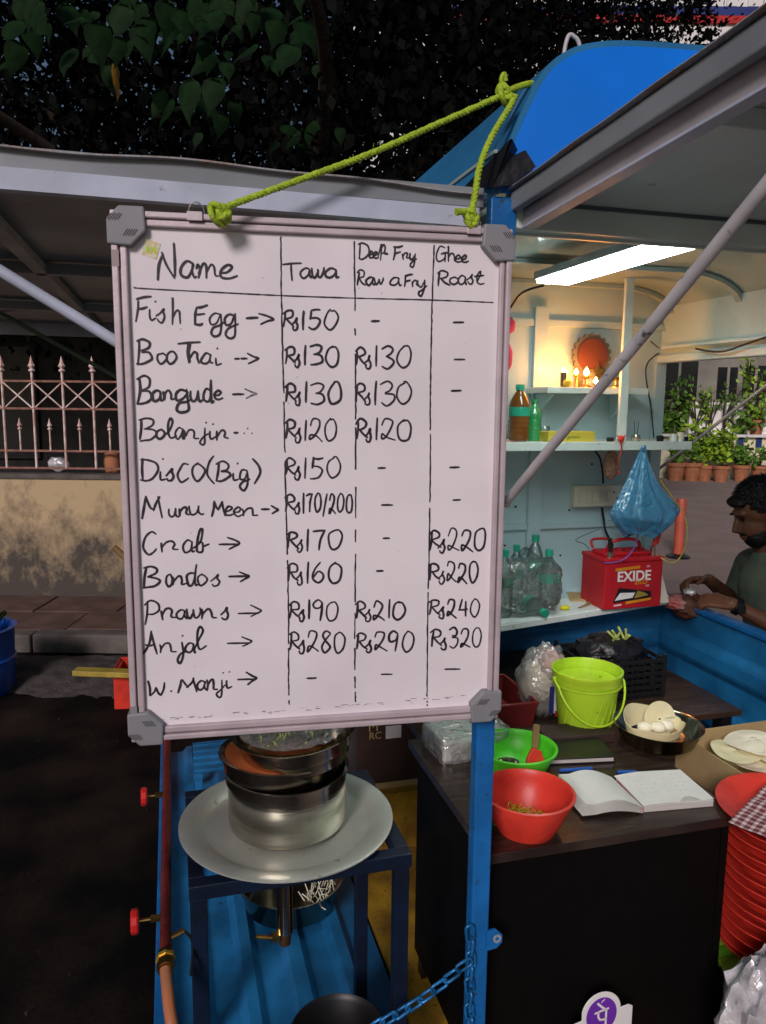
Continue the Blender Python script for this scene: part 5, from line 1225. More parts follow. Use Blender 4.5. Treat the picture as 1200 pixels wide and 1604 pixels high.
# ================================================================== GAS STOVE FRAME ON THE LEFT
fu0, fu1, fv0, fv1, fz_ = -.56, -.125, .065, .43, .785
fr_ = thing('stove_frame', 'dark blue welded steel stove frame under the aluminium tray', 'stove stand', (fu0,fv0,FL))
FH = fz_-FL; FW = fu1-fu0; FD = fv1-fv0
for (a, b) in ((0,0),(FW-.03,0),(0,FD-.03),(FW-.03,FD-.03)): MB().box((a,b,.018), (a+.03,b+.03,FH-.0305)).build('leg', m_rack, fr_, bevel=.002)
MB().box((-.004,-.004,FH-.03), (FW+.004,.026,FH)).build('top_bar', m_rack, fr_, bevel=.002)
MB().box((-.004,FD-.026,FH-.03), (FW+.004,FD+.004,FH)).build('top_bar', m_rack, fr_, bevel=.002)
MB().box((-.004,.0265,FH-.03), (.026,FD-.0265,FH)).build('top_bar', m_rack, fr_, bevel=.002)
MB().box((FW-.026,.0265,FH-.03), (FW+.004,FD-.0265,FH)).build('top_bar', m_rack, fr_, bevel=.002)
for a in (.11,.3): MB().box((a,.0265,FH-.018), (a+.02,FD-.0265,FH-.002)).build('grate_bar', m_blackm, fr_, bevel=.001)
bn = T(446,1450,v=.2)
br = thing('gas_burner', 'gas burner with chrome mixing tube and brass jet below the stove frame', 'burner', (bn.x,.2,fz_-.03))
MB().lathe([(0,.02),(.05,.02),(.055,.005),(.045,-.005),(.022,-.03),(.018,-.032),(0,-.032)], 24).build('burner_head', m_blackm, br, smooth=40)
zc = bn.z-(fz_-.03)
MB().lathe([(0,-.032),(.0165,-.032),(.018,zc-.012),(.0,zc-.012)], 20).build('mixing_tube', m_steel, br, smooth=40)
MB().lathe([(0,zc-.013),(.0145,zc-.013),(.0125,zc-.042),(0,zc-.042)], 18).build('collar', mat('rusty_collar', (.12,.06,.03), .5, metal=.6), br, smooth=40)
MB().tube([(-.013,-.004,zc-.02),(-.03,-.006,zc-.018)], .0115, 6).build('hex_nut', m_brass, br)
MB().tube([(-.031,-.006,zc-.018),(-.064,-.01,zc-.006)], .0042, 8).build('jet', m_brass, br, smooth=40)
for k in range(4): MB().tube([(-.036-k*.006,-.0068-k*.0008,zc-.0165+k*.002),(-.0385-k*.006,-.007-k*.0008,zc-.0155+k*.002)], .0052, 8).build('barb', m_brass, br)
MB().ball((0,0,-.028), (.007,.007,.006), 8, 6, M=TR(0,-.018,-.01)).build('screw', m_brass, br)
# tray
tr_l, tr_r = T(282,1285,z=.8), T(615,1275,z=.8); tcn = tr_l.lerp(tr_r,.5); trr = (tr_r-tr_l).length/2
tc2 = (tcn.x, tcn.y-.0, fz_+.001)
ty = single(MB().lathe([(0,.0),(trr*.76,.0),(trr*.8,.003),(trr*.84,.010),(trr*.985,.015),(trr,.013),(trr,.016),(trr*.98,.0175),(trr*.83,.0125),(trr*.785,.005),(trr*.75,.002),(0,.002)], 72, wob=.004), 'aluminium_tray', 'large round aluminium tray with a broad rim on the stove frame', 'tray', m_alumtray, tc2, smooth=50)
pb_ = T(452,1288,z=fz_+.005)
pt1 = thing('cooking_pot', 'brushed stainless steel cooking pot standing on the aluminium tray', 'pot', (pb_.x,pb_.y+.01,fz_+.0035))
pr_ = .127; ph_ = .128
MB().lathe([(0,0),(pr_*.9,0),(pr_*.98,.008),(pr_,.02),(pr_,ph_-.004),(pr_+.006,ph_),(pr_+.006,ph_+.002),(pr_-.002,ph_),(pr_-.003,.01),(0,.006)], 64).build('pot_body', m_steel, pt1, smooth=45)
pt2 = thing('steel_vessel', 'tilted stainless steel vessel with copper inside resting on the cooking pot', 'pan', (0,0,0))
place(pt2, (pb_.x-.012,pb_.y+.018,fz_+ph_+.004), extra=RY(2) @ RX(-3))
MB().lathe([(0,-.045),(.1,-.045),(.115,-.035),(.122,.0),(.126,.028),(.134,.031),(.134,.034),(.123,.031),(.118,-.03),(0,-.04)], 56).build('vessel_body', m_steel, pt2, smooth=45)
MB().lathe([(.1135,-.026),(.1225,.029)], 56).build('curry_residue', mat('orange_residue', (.45,.12,.03), .4, var=.4, scale=14), pt2, smooth=45)
pt3 = thing('serving_pan', 'ringed stainless steel serving pan of wrapped greens stacked on top', 'pan', (0,0,0))
place(pt3, (pb_.x+.022,pb_.y+.01,fz_+ph_+.006), extra=RY(-5) @ RX(4))
MB().lathe([(0,0),(.09,0),(.104,.012),(.112,.03),(.1145,.032),(.1145,.036),(.117,.055),(.12,.057),(.12,.061),(.124,.088),(.136,.094),(.137,.097),(.122,.092),(.112,.04),(.1,.012),(0,.005)], 60).build('pan_body', m_steel, pt3, smooth=45)
nd = MB()
for i in range(150):
    a = rnd.uniform(0,6.28); q = rnd.uniform(0,.105); d = rnd.uniform(0,6.28)
    nd.tube([(math.cos(a)*q,math.sin(a)*q,.085+rnd.uniform(0,.012)),(math.cos(a)*q*.9+math.cos(d)*.015,math.sin(a)*q*.9+math.sin(d)*.015,.09+rnd.uniform(0,.016))], .002, 4)
o = nd.build('shredded_greens', m_greenf, pt3); tag(o, kind='stuff')
MB().sheet(lambda a, b: (math.cos(a*2*PI)*.118*b, math.sin(a*2*PI)*.118*b, .1+.008*noise.noise(Vector((math.cos(a*6.28)*b*5,math.sin(a*6.28)*b*5,2)))), 48, 12).build('cling_film', m_clear, pt3, smooth=60)
# pan below, blue lattice, black pot
lp = T(458,1418,z=.16)
lpn = pan('steel_bowl', 'wide steel bowl with white shreds on the blue panel under the stove', (lp.x,lp.y+.04,.145), .16, .09, m_steeldk)
nd = MB()
for i in range(70):
    a = rnd.uniform(-1.2,1.2); q = rnd.uniform(.06,.14); d = rnd.uniform(0,6.28)
    nd.tube([(math.cos(a)*q,math.sin(a)*q-.03,.05+rnd.uniform(0,.02)),(math.cos(a)*q*.9+math.cos(d)*.02,math.sin(a)*q*.9-.03+math.sin(d)*.02,.07+rnd.uniform(0,.03))], .0018, 4)
o = nd.build('white_shreds', m_dough, lpn); tag(o, kind='stuff')
zq = T(330,1205,z=.3)
rk = thing('blue_rack', 'small blue slatted metal rack behind the aluminium tray', 'rack', (zq.x-.06,zq.y,FL+.02), R_(0))
for k in range(5): MB().box((0,k*.055,.15), (.36,k*.055+.028,.162)).build('slat', m_bluedk, rk, bevel=.002)
for a in (0,.33):
    MB().box((a,-.01,.13), (a+.03,.26,.1495)).build('side_bar', m_bluedk, rk, bevel=.002)
    for b in (0,.22): MB().box((a,b,.0), (a+.028,b+.028,.1295)).build('leg', m_bluedk, rk)
kb_ = T(530,1608,z=.36)
bpn = thing('black_pot', 'soot black cooking pot on the floor at the bottom edge', 'pot', (kb_.x,kb_.y,FL+.025))
MB().lathe([(0,0),(.07,0),(.095,.03),(.1,.09),(.095,.16),(.1,.2),(.105,.205),(.1,.21),(.09,.2),(.09,.05),(0,.02)], 40).build('pot_body', m_blackm, bpn, smooth=50)
# gas manifold
gp = thing('gas_pipe', 'maroon gas pipe with red valve knobs along the left side panel', 'pipe', (0,0,0))
PZ = .66; g0 = T(262,1500,z=PZ); gu = g0.x-.003
MB().tube([(gu,g0.y,PZ),(gu,g0.y+1.5,PZ)], .0115, 14).build('pipe', m_pipe, gp, smooth=50)
MB().tube([(gu,g0.y-.03,PZ),(gu,g0.y+.012,PZ)], .016, 8).build('coupling', m_brass, gp)
MB().tube([(gu,g0.y-.0,PZ),(gu,g0.y-.008,PZ)], .018, 8).build('clamp', mat('yellow_clamp', (.55,.38,.05), .4, metal=.5), gp)
MB().tube(spline([(gu,g0.y-.03,PZ),(gu+.005,g0.y-.09,PZ-.02),(gu+.012,g0.y-.14,PZ-.08),(gu+.0,g0.y-.16,PZ-.3),(gu-.02,g0.y-.1,FL+.05)],8), .0105, 12).build('hose', m_hose, gp, smooth=50)
for b in (.35,1.15): 
    MB().box((gu-.006,g0.y+b,FL+.03), (gu+.006,g0.y+b+.02,PZ-.011)).build('bracket', m_rack, gp)
for (px, py, pk_) in ((250,1245,210),(252,1437,200)):
    q = T(px,py,z=PZ); ln = abs(T(pk_+8,py,v=q.y).x-q.x)
    vk = MB().tube([(gu-.01,q.y,PZ),(gu-.03,q.y,PZ)], .008, 6).build('valve_body', m_brass, gp)
    MB().tube([(gu-.03,q.y,PZ),(gu-ln-.004,q.y,PZ)], .0035, 8).build('stem', m_brass, vk)
    MB().lathe([(0,0),(.022,0),(.0245,.004),(.0245,.012),(.022,.016),(0,.016)], 10, M=TR(gu-ln+.002,q.y,PZ) @ RY(-90)).build('knob', m_redvalve, vk, bevel=.002)
v2 = MB().tube([(gu+.0,g0.y+.05,PZ),(gu+.035,g0.y+.06,PZ+.006)], .0055, 8).build('side_valve', m_brass, gp)
MB().tube(spline([(gu+.035,g0.y+.06,PZ+.006),(gu+.05,g0.y+.03,PZ-.0),(gu+.045,g0.y-.02,PZ-.03)],6), .003, 6).build('tap_lever', m_black, v2)
# ---- chain
chn = thing('chain', 'blue painted steel chain hanging from the lug on the corner post', 'chain', (0,0,0))
def link(c, d, tw):
    d = Vector(d).normalized(); z = Vector((0,1,0)); s_ = d.cross(z).normalized(); n_ = s_.cross(d)
    if tw: s_, n_ = n_, s_
    L_, r_ = .0125, .0085; P = []
    for k in range(20):
        a = 2*PI*k/20; x = math.cos(a)*r_; y = math.sin(a)*r_+(L_ if math.sin(a) > 0 else -L_)*.75
        P.append(c+s_*x+d*y)
    MB().tube(P, .0031, 8, True).build('link', m_chain, chn, smooth=60)
c0_ = T(738,1462,v=-.022); c1_ = T(736,1604,v=-.022); n_ = int((c1_-c0_).length/.029)+9; dd = (c1_-c0_).normalized()
for k in range(n_): link(c0_+dd*.029*k+Vector((rnd.uniform(-.002,.002),0,0)), dd+Vector((.12*(-1)**k,0,0)), k % 2)
s0_, s1_ = T(727,1512,v=-.024), T(586,1608,v=-.03); dl = (s1_-s0_); nn_ = int(dl.length/.029)+10
for k in range(nn_):
    t = k*.029/dl.length; sag = -.012*math.sin(min(1,t)*PI)
    link(s0_+dl*t+Vector((0,0,sag)), dl.normalized(), k % 2)
# ================================================================== FAR FLOOR: yellow step and dark carton
single(MB().box((.0,0,0), (.52,.24,.215)), 'yellow_step', 'speckled yellow plywood box step on the floor behind the desk', 'step', m_mat, (.0,1.1,FL), bevel=.003)
dc = thing('dark_carton', 'dark printed carton with a white label on the yellow step', 'box', (.02,1.14,FL+.216))
cz0 = T(600,1160,v=1.14).z-FL-.216
MB().box((0,0,0), (.5,.2,.26)).build('carton_body', m_carddk, dc, bevel=.002)
MB().box((-.001,-.003,.0), (.501,-.0005,.022)).build('carton_flap', m_card, dc)
q = T(603,1140,v=1.138); lu = T(617,1146,v=1.137)
MB().box((lu.x-.02-.029,-.0035,lu.z-FL-.216-.024), (lu.x-.02+.027,-.0006,lu.z-FL-.216+.022)).build('label', m_label, dc)
text_part('M', .05, m_card, dc, TR(T(585,1135,v=1.137).x-.02,-.003,T(585,1139,v=1.137).z-FL-.216) @ RX(90))
text_part('RC', .036, m_card, dc, TR(T(588,1152,v=1.137).x-.02,-.003,T(588,1153,v=1.137).z-FL-.216) @ RX(90))
# ================================================================== LOWER SHELF
SZ = .9575
ba, bb, bc_ = T(944.5,956,z=SZ), T(1034.5,949.5,z=SZ), T(905,939,z=SZ)
brz2 = math.atan2(bb.y-ba.y, bb.x-ba.x); bwid = (bb-ba).length; bdep = min(.17,(bc_-ba).length)
bt = thing('car_battery', 'red car battery with carry handle and cable clamps on the lower shelf', 'battery', (ba.x,ba.y,SZ), brz2)
bh = T(943,878,v=ba.y).z-SZ
MB().box((0,0,0), (bwid,bdep,bh-.012)).build('case', m_battery, bt, bevel=.004)
MB().box((-.003,-.003,bh-.0115), (bwid+.003,bdep+.003,bh+.004)).build('lid', m_battery, bt, bevel=.004)
MB().box((.02,.035,bh+.0045), (bwid-.02,bdep-.03,bh+.018)).build('vent_block', m_battery, bt, bevel=.004)
for k in range(6): MB().lathe([(0,0),(.011,0),(.011,.006),(0,.008)], 14, (.04+k*(bwid-.08)/5,bdep*.5,bh+.0183)).build('vent_cap', m_battery, bt, smooth=50)
MB().tube(spline([(bwid*.22,bdep*.5,bh+.012),(bwid*.25,bdep*.45,bh+.045),(bwid*.38,bdep*.4,bh+.06),(bwid*.62,bdep*.4,bh+.06),(bwid*.76,bdep*.45,bh+.045),(bwid*.8,bdep*.5,bh+.012)],6), .0065, 8).build('carry_handle', m_battery, bt, smooth=60)
MB().tube(spline([(bwid*.1,bdep*.8,bh+.02),(bwid*.1,bdep*.85,bh+.05),(bwid*.4,bdep*.85,bh+.048),(bwid*.42,bdep*.85,bh+.015)],6), .005, 8).build('carry_handle', m_battery, bt, smooth=60)
for x in (.03,bwid-.03): MB().lathe([(0,0),(.009,0),(.008,.018),(0,.018)], 14, (x,.025,bh+.0045)).build('terminal', m_steel, bt, smooth=50)
def fp(px, py):  # position on the battery's front face
    fx = (px-944.5)/(1037-944.5); fz__ = (957-py)/(957-878); return fx*bwid, fz__*bh
def frect(name, m, a, b, c, d, y=-.0012):
    P = [fp(*a), fp(*b), fp(*c), fp(*d)]
    return MB().prism(P, y, -.0003, Matrix(((1,0,0,0),(0,0,1,0),(0,1,0,0),(0,0,0,1)))).build(name, m, bt)
frect('orange_stripe', m_orange, (961,892),(1000,889),(1000,893.5),(961,896.5))
text_part('EXIDE', .052, m_white, bt, TR(*[fp(991,907)[0],-.0012,fp(991,906)[1]]) @ RX(90), bold=.0012, lab='white word EXIDE')
text_part('EKO', .026, m_orange, bt, TR(fp(1002,915)[0],-.0012,fp(1002,915.5)[1]) @ RX(90), bold=.0005, shear=.3)
text_part('35L', .010, m_white, bt, TR(fp(1013,891)[0],-.0012,fp(1013,891)[1]) @ RX(90))
text_part('12V', .010, m_white, bt, TR(fp(1013,922)[0],-.0012,fp(1013,922)[1]) @ RX(90))
frect('picture_panel', m_black, (959,947),(1020,941),(1020,931),(968,923))
frect('picture_panel', m_label, (962,943),(990,940),(994,932),(970,931), -.0018)
frect('picture_panel', mat('ochre_print', (.35,.25,.04), .5), (993,941),(1016,937),(1010,933),(998,929), -.0018)
frect('orange_stripe', m_orange, (980,950),(1020,945),(1020,941.5),(980,945.5), -.0016)
frect('white_mark', m_label, (961,952),(973,951),(973,949),(961,950), -.0016)
clb = thing('black_clamp', 'black crocodile clamp gripping the left battery terminal', 'clamp', (0,0,0))
clb.matrix_world = bt.matrix_world @ TR(.035,.025,bh+.02)
MB().tube([(0,0,0),(-.002,0,.02),(-.006,0,.055)], [.006,.009,.007], 8).build('grip', m_black, clb, smooth=50)
MB().box((-.009,-.008,-.016), (.009,.006,.004)).build('jaw', m_steel, clb, bevel=.003)
clr = thing('red_clamp', 'red crocodile clamp gripping the right battery terminal', 'clamp', (0,0,0))
clr.matrix_world = bt.matrix_world @ TR(bwid-.028,.028,bh+.022)
MB().tube([(0,0,.018),(.008,0,.03),(.012,0,.068)], [.006,.009,.007], 8).build('grip', m_redplastic, clr, smooth=50)
MB().tube([(0,0,.018),(.016,0,.03),(.026,0,.062)], [.006,.008,.006], 8).build('grip', m_redplastic, clr, smooth=50)
MB().box((-.008,-.008,-.016), (.008,.006,.016)).build('jaw', m_steel, clr, bevel=.003)
def cable(label, pts, r, m, cat='cable', nm='cable'): return single(MB().tube(spline(pts,8), r, 6), nm, label, cat, m, smooth=60)
vv = ba.y+.02
P_ = lambda x, y, v: tuple(T(x,y,v=v))
cable('yellow cable looping from the red clamp up to the blue bag', [P_(1024,866,vv+.02),P_(1036,874,vv-.02),P_(1052,882,vv-.04),P_(1066,872,vv-.04),P_(1077,840,vv-.0),P_(1071,803,vv+.02),P_(1058,785,vv+.03),P_(1034,752,vv+.05)], .0022, m_ywire)
cable('violet cable draped over the front of the battery lid', [P_(946,882,vv-.03),P_(968,880,vv-.045),P_(985,870,vv-.05),P_(996,852,vv-.02),P_(999,835,vv+.02)], .0022, m_vwire)
cable('thick black cable from the switchboard down behind the battery', [P_(943,795,1.34),P_(946,815,1.34),P_(949,832,1.32),P_(960,855,1.25)], .005, m_wire)
cable('thin black wire looping left of the black clamp', [P_(940,829,vv+.02),P_(925,834,vv+.05),P_(902,846,vv+.06),P_(915,852,vv+.05),P_(923,860,vv+.05)], .0012, m_wire)
cable('black cable hanging down the back wall from the upper shelf to the switchboard', [P_(932,706,1.34),P_(940,718,1.345),P_(944,740,1.345),P_(945,757,1.345)], .004, m_wire)
cable('black cable running down the right corner of the back wall', [P_(1032,553,1.34),P_(1015,568,1.34),P_(1012,590,1.342),P_(1020,640,1.342),P_(1024,685,1.342)], .0028, m_wire)
cable('black cable drooping along the right header of the stall', [tuple(T(1090,546,u=1.25)),tuple(T(1110,550,u=1.24)),tuple(T(1135,550,u=1.24)),tuple(T(1165,540,u=1.24)),tuple(T(1200,528,u=1.24))], .0035, m_wire)
cable('grey cable along the ceiling edge at the right', [tuple(T(985,500,u=1.22)),tuple(T(1000,518,u=1.24)),tuple(T(1032,545,u=1.26))], .002, m_wire)
single(MB().prism([(-.04,0),(.04,0),(-.002,.125),(-.04,.14)], 0, .004, Matrix(((1,0,0,0),(0,0,1,0),(0,1,0,0),(0,0,0,1)))), 'white_card', 'cream triangular card standing against the right side of the battery', 'card', m_cream, (bb.x+.018,bb.y+.03,SZ+.003), brz2)
single(MB().ball((0,0,.055), (.03,.03,.06), 18, 14, lambda d: 1+.1*noise.noise(d*4)), 'grey_pouch', 'grey cloth pouch behind the red clamp on the shelf', 'pouch', mat('grey_cloth', (.16,.2,.19), .9), (bb.x+.06,bb.y+.13,SZ), smooth=60)
# switchboard
s0w, s1w = T(899,795,v=1.33), T(1003,759,v=1.33)
sw = thing('switchboard', 'cream electrical switchboard with sockets on the back wall', 'switchboard', (s0w.x,1.33,s0w.z))
sww, swh = s1w.x-s0w.x, s1w.z-s0w.z
MB().box((0,0,0), (sww,.0345,swh)).build('box', m_cream, sw, bevel=.004)
for k in range(5): 
    r_ = MB().box((.02+k*.03,-.004,swh*.22), (.044+k*.03,-.0003,swh*.74)).build('switch', m_cream, sw, bevel=.0015)
for cx2 in (.6,.8):
    for (a, b, rr2) in ((0,.014,.0035),(-.012,-.01,.003),(.012,-.01,.003)):
        MB().lathe([(0,0),(rr2,0),(rr2,.0015),(0,.0015)], 10, M=TR(sww*cx2+a,-.0002,swh*.5+b) @ RX(90)).build('socket_hole', m_black, sw)
# bottles on the lower shelf and their clear bag
def bottle(label, loc, h, r, body, capm, lab, group=None, tilt=None, name='water_bottle'):
    t = thing(name, label, 'bottle', loc, group=group)
    if tilt is not None: place(t, loc, extra=tilt)
    pr = [(0,.004),(r*.8,0),(r,.008)]
    for k in range(5): z_ = .02+k*h*.09; pr += [(r,z_),(r*.95,z_+h*.03),(r,z_+h*.06)]
    pr += [(r,h*.62),(r*.93,h*.7),(r*.6,h*.82),(r*.36,h*.88),(r*.34,h*.94),(0,h*.94)]
    MB().lathe(pr, 28).build('bottle_body', body, t, smooth=40)
    MB().lathe([(r*.37,h*.9),(r*.44,h*.9),(r*.44,h),(0,h)], 20).build('cap', capm, t, smooth=30)
    if lab: MB().lathe([(r*1.01,h*.45),(r*1.015,h*.46),(r*1.015,h*.6),(r*1.01,h*.61)], 28).build('label', lab, t, smooth=30)
    return t
GB = 'empty water bottles on the lower shelf'
def onshelf(px, py): return T(px,py,z=SZ)
for (px, py, h, r, lb) in ((793,968,.235,.033,'empty water bottle with green label nearest the whiteboard edge'),(841,940,.245,.032,'empty water bottle with the highest cap, at the back of the group'),(863,955,.215,.034,'empty water bottle with green label nearest the battery'),(812,948,.22,.03,'empty water bottle standing behind between the left pair')):
    q = onshelf(px,py); bottle(lb, (q.x,q.y+.03,SZ), h, r, m_pet, m_greencap, m_greencap, GB)
q = onshelf(842,960); bottle('empty water bottle lying on its side with cap towards the front', (q.x-.03,q.y+.13,SZ+.036), .2, .032, m_pet, m_greencap, m_greencap, GB, tilt=RX(96) @ RY(8) @ Matrix.Rotation(.3,4,'Z'))
q = onshelf(828,935); bottle('empty water bottle leaning with its cap pointing down in the bag', (q.x-.02,q.y+.03,SZ+.17), .17, .03, m_pet, m_greencap, m_greencap, GB, tilt=RX(120) @ RY(25))
q = onshelf(830,965)
def bagf(d):
    return (1/max(abs(d.x),abs(d.y),abs(d.z),.72))*.8+.1*noise.noise(d*3)+.06*noise.noise(d*8)
single(MB().ball((0,.05,.095), (.145,.085,.11), 44, 26, bagf), 'clear_bottle_bag', 'clear crinkled plastic bag around the empty water bottles', 'bag', m_bagclear, (q.x,q.y,SZ+.004), smooth=40)
q = onshelf(888,957)
single(MB().ball((0,0,.008), (.02,.013,.009), 14, 8, lambda d: 1+.25*noise.noise(d*3)), 'yellow_scrap', 'small bright yellow scrap at the front of the lower shelf', 'scrap', mat('yellow_film', (.75,.68,.02), .4), (q.x,q.y+.015,SZ), smooth=60)
q = onshelf(892,935)
single(MB().box((0,0,0), (.13,.17,.004)), 'grey_sheet', 'grey plastic sheet lying between bottles and battery', 'sheet', m_cabin, (q.x-.07,q.y-.02,SZ+.001), R_(12))
single(MB().box((0,0,0), (.12,.12,.006)), 'brown_card', 'brown cardboard piece under the left side of the battery', 'card', m_card, (bc_.x-.04,bc_.y-.02,SZ+.0005), R_(-20))
for k in range(3):
    q = onshelf(915+k*6,953-k*1.5); single(MB().tube([(0,0,0),(.07,.03,.004)], .0025, 5), 'wood_sliver', ['wood sliver nearest the yellow scrap on the shelf','middle wood sliver left of the battery','wood sliver touching the battery corner'][k], 'stick', m_wood, (q.x-.02,q.y+.004+k*.006,SZ+.003), R_(k*9), group='wood slivers by the battery')
# ================================================================== UPPER SHELF
def onup(px, v): q = T(px,692,v=v); return (q.x,v,UZ)
x_ = onup(812,1.2); bottle('brown liquid bottle with green cap and label at the left end of the upper shelf', x_, .2, .037, m_brownliq, m_greencap, m_greencap, name='oil_bottle')
x_ = onup(835,1.22); bottle('plain green plastic bottle right of the brown one', x_, .15, .028, m_greenpet, m_greenpet, None, name='green_bottle')
x_ = onup(852,1.2); 
single(MB().lathe([(0,0),(.018,0),(.02,.05),(.017,.055),(.018,.006),(0,.005)], 18), 'glass_tumbler', 'small clear glass behind the strut on the upper shelf', 'glass', m_pet, x_, smooth=40)
yb0, yb1 = T(859,690,v=1.13), T(933,676,v=1.13)
yb = thing('yellow_box', 'yellow paper box lying on the upper shelf behind the strut', 'box', (yb0.x,1.13,UZ))
MB().box((0,0,0), (yb1.x-yb0.x,.07,yb1.z-UZ)).build('box_body', mat('yellow_card', (.62,.5,.06), .6, var=.1), yb, bevel=.002)
text_part('Agarbatti', .016, m_leafg2, yb, TR((yb1.x-yb0.x)/2,-.0008,(yb1.z-UZ)*.5) @ RX(90), ext=.0002)
x_ = onup(796,1.12); single(MB().sheet(lambda a, b: (-.05+a*.1, -.03+b*.06, .004+.006*math.sin(a*5)*b), 12, 6, thick=.001), 'paper_wrapper', 'white and pink paper wrapper under the brown bottle', 'wrapper', mat('pink_white_paper', (.7,.55,.52), .8, col2=(.6,.15,.15), scale=14), (x_[0],1.13,UZ+.003), smooth=60)
ih = T(996,684,v=1.16)
inc = thing('incense_holder', 'small steel cup with two incense sticks on the upper shelf', 'incense holder', (ih.x,1.16,UZ))
MB().lathe([(0,0),(.014,0),(.019,.012),(.015,.024),(.012,.022),(0,.006)], 18).build('cup', m_steel, inc, smooth=50)
for a in (-.004,.004): MB().tube([(a,0,.01),(a*2.4,0,.075)], .001, 5).build('stick', m_blackm, inc)
for k, (px, lb) in enumerate(((956,'tiny dark clutter scrap left of the red toy'),(1034,'small black tin at the right end of the upper shelf'),(1055,'small white cup at the right end of the upper shelf'),(1066,'small pale ring beside the white cup'))):
    q = T(px,688,v=1.14); single(MB().lathe([(0,0),(.012,0),(.014,.012+.006*k),(.011,.016+.006*k),(0,.012)], 14), 'trinket', lb, 'trinket', (m_wire,m_wire,m_white,m_cream)[k], (q.x,1.14,UZ), smooth=40)
tq = T(973,690,v=1.088)
ty_ = thing('red_tassel', 'red knotted tassel hanging over the front of the upper shelf', 'tassel', tuple(tq))
MB().ball((0,0,.006), (.014,.006,.012), 12, 8, lambda d: 1+.35*noise.noise(d*5)).build('knot', m_redplastic, ty_, smooth=60)
MB().tube(spline([(0,0,0),(.003,-.002,-.03),(-.004,0,-.06),(-.008,0,-.085),(-.002,0,-.11)],6), [.0035-.0001*i for i in range(25)], 6).build('cord', m_redplastic, ty_, smooth=60)
MB().ball((-.002,0,-.115), .006, 8, 6).build('bead', m_redplastic, ty_, smooth=60)
for a in (-1,1): MB().tube([(0,0,.008),(a*.018,0,.018)], .0025, 5).build('tail', m_redplastic, ty_)
pq_ = T(957,728,v=1.2)
single(MB().ball((0,0,0), (.03,.022,.055), 22, 18, lambda d: 1+.1*noise.noise(d*5)+.05*noise.noise(d*14)), 'loofah_bag', 'peach coloured net bag hanging under the upper shelf', 'bag', mat('peach_net', (.6,.33,.22), .8, var=.4, scale=60, bump=.8, bscale=90), tuple(pq_), smooth=60)
# blue bag hanging from the shelf
bq = T(1008,708,v=1.085); bq2 = T(1015,838,v=1.085); hb_ = bq.z-bq2.z
bgx = thing('blue_bag', 'thin blue plastic carrier bag hanging from the right end of the upper shelf', 'bag', (bq.x,1.09,bq.z))
def bbag(a, b):
    an = a*2*PI; k = b; 
    wdt = .012+.105*min(1,(k/.72))**1.15*(1-.55*max(0,(k-.72)/.28)**1.6); dep = .01+.045*min(1,k/.8)*(1-.6*max(0,(k-.8)/.2))
    fold = 1+.10*math.sin(an*7+k*2)*(1-k*.3)+.05*math.sin(an*13+1)
    cx2 = .012*k+ (.055*k if math.cos(an) > 0 else 0)*max(0,1-abs(k-.68)*3)
    return (cx2+math.cos(an)*wdt*fold, math.sin(an)*dep*fold, -hb_*k+.01*math.sin(an*2)*k)
bgm = MB().sheet(bbag, 96, 40); bgm.build('bag_body', m_bluebag, bgx, smooth=70)
MB().tube(spline([(-.004,0,-.005),(-.006,0,.012),(.006,-.004,.02),(.008,-.002,.0)],6), .004, 8).build('bag_loops', m_bluebag, bgx, smooth=60)
MB().ball((.012,0,-hb_*.74), (.055,.028,hb_*.2), 20, 14, lambda d: 1+.2*noise.noise(d*3)).build('contents', mat('grey_contents', (.25,.3,.33), .7), bgx, smooth=60)
# ================================================================== ALTAR
ar = thing('altar_arch', 'grey scalloped wooden arch behind the lit lamps on the altar shelf', 'shrine', (T(928,600,v=1.31).x,1.3,AZ))
ac = T(928,556,v=1.31); ar_r = (T(958,556,v=1.31).x-T(900,556,v=1.31).x)/2; azc = ac.z-AZ
def sc_out(r0, amp, n=15, a0=-.32*PI, a1=1.32*PI, per=8):
    o = []
    for k in range(n*per+1):
        t = k/(n*per); a = a0+(a1-a0)*t; rr2 = r0+amp*abs(math.sin(PI*n*t)); o.append((math.cos(a)*rr2, azc+math.sin(a)*rr2))
    return o
MB().prism(sc_out(ar_r*.92, ar_r*.14), .022, .034, MXZ).build('arch_board', mat('grey_wood', (.1,.1,.095), .6), ar)
MB().prism(sc_out(ar_r*.8, 0), .016, .0215, MXZ).build('red_reflection_disc', mat('red_reflection_tint', (.1,.03,.02), .45), ar)  # red reflection in the arch's disc put into its base colour
for s in (-1,1): MB().box((s*ar_r*.6-.012,.018,0), (s*ar_r*.6+.012,.034,azc-ar_r*.7)).build('arch_leg', mat('grey_wood_leg', (.09,.085,.08), .6), ar)
MB().prism([(0,.1),(-.008,.074),(-.03,.07),(-.014,.055),(-.02,.03),(0,.042),(.02,.03),(.014,.055),(.03,.07),(.008,.074)], .004, .010, MXZ @ TR(.018,0,0)).build('star_ornament', m_brass, ar, bevel=.001)
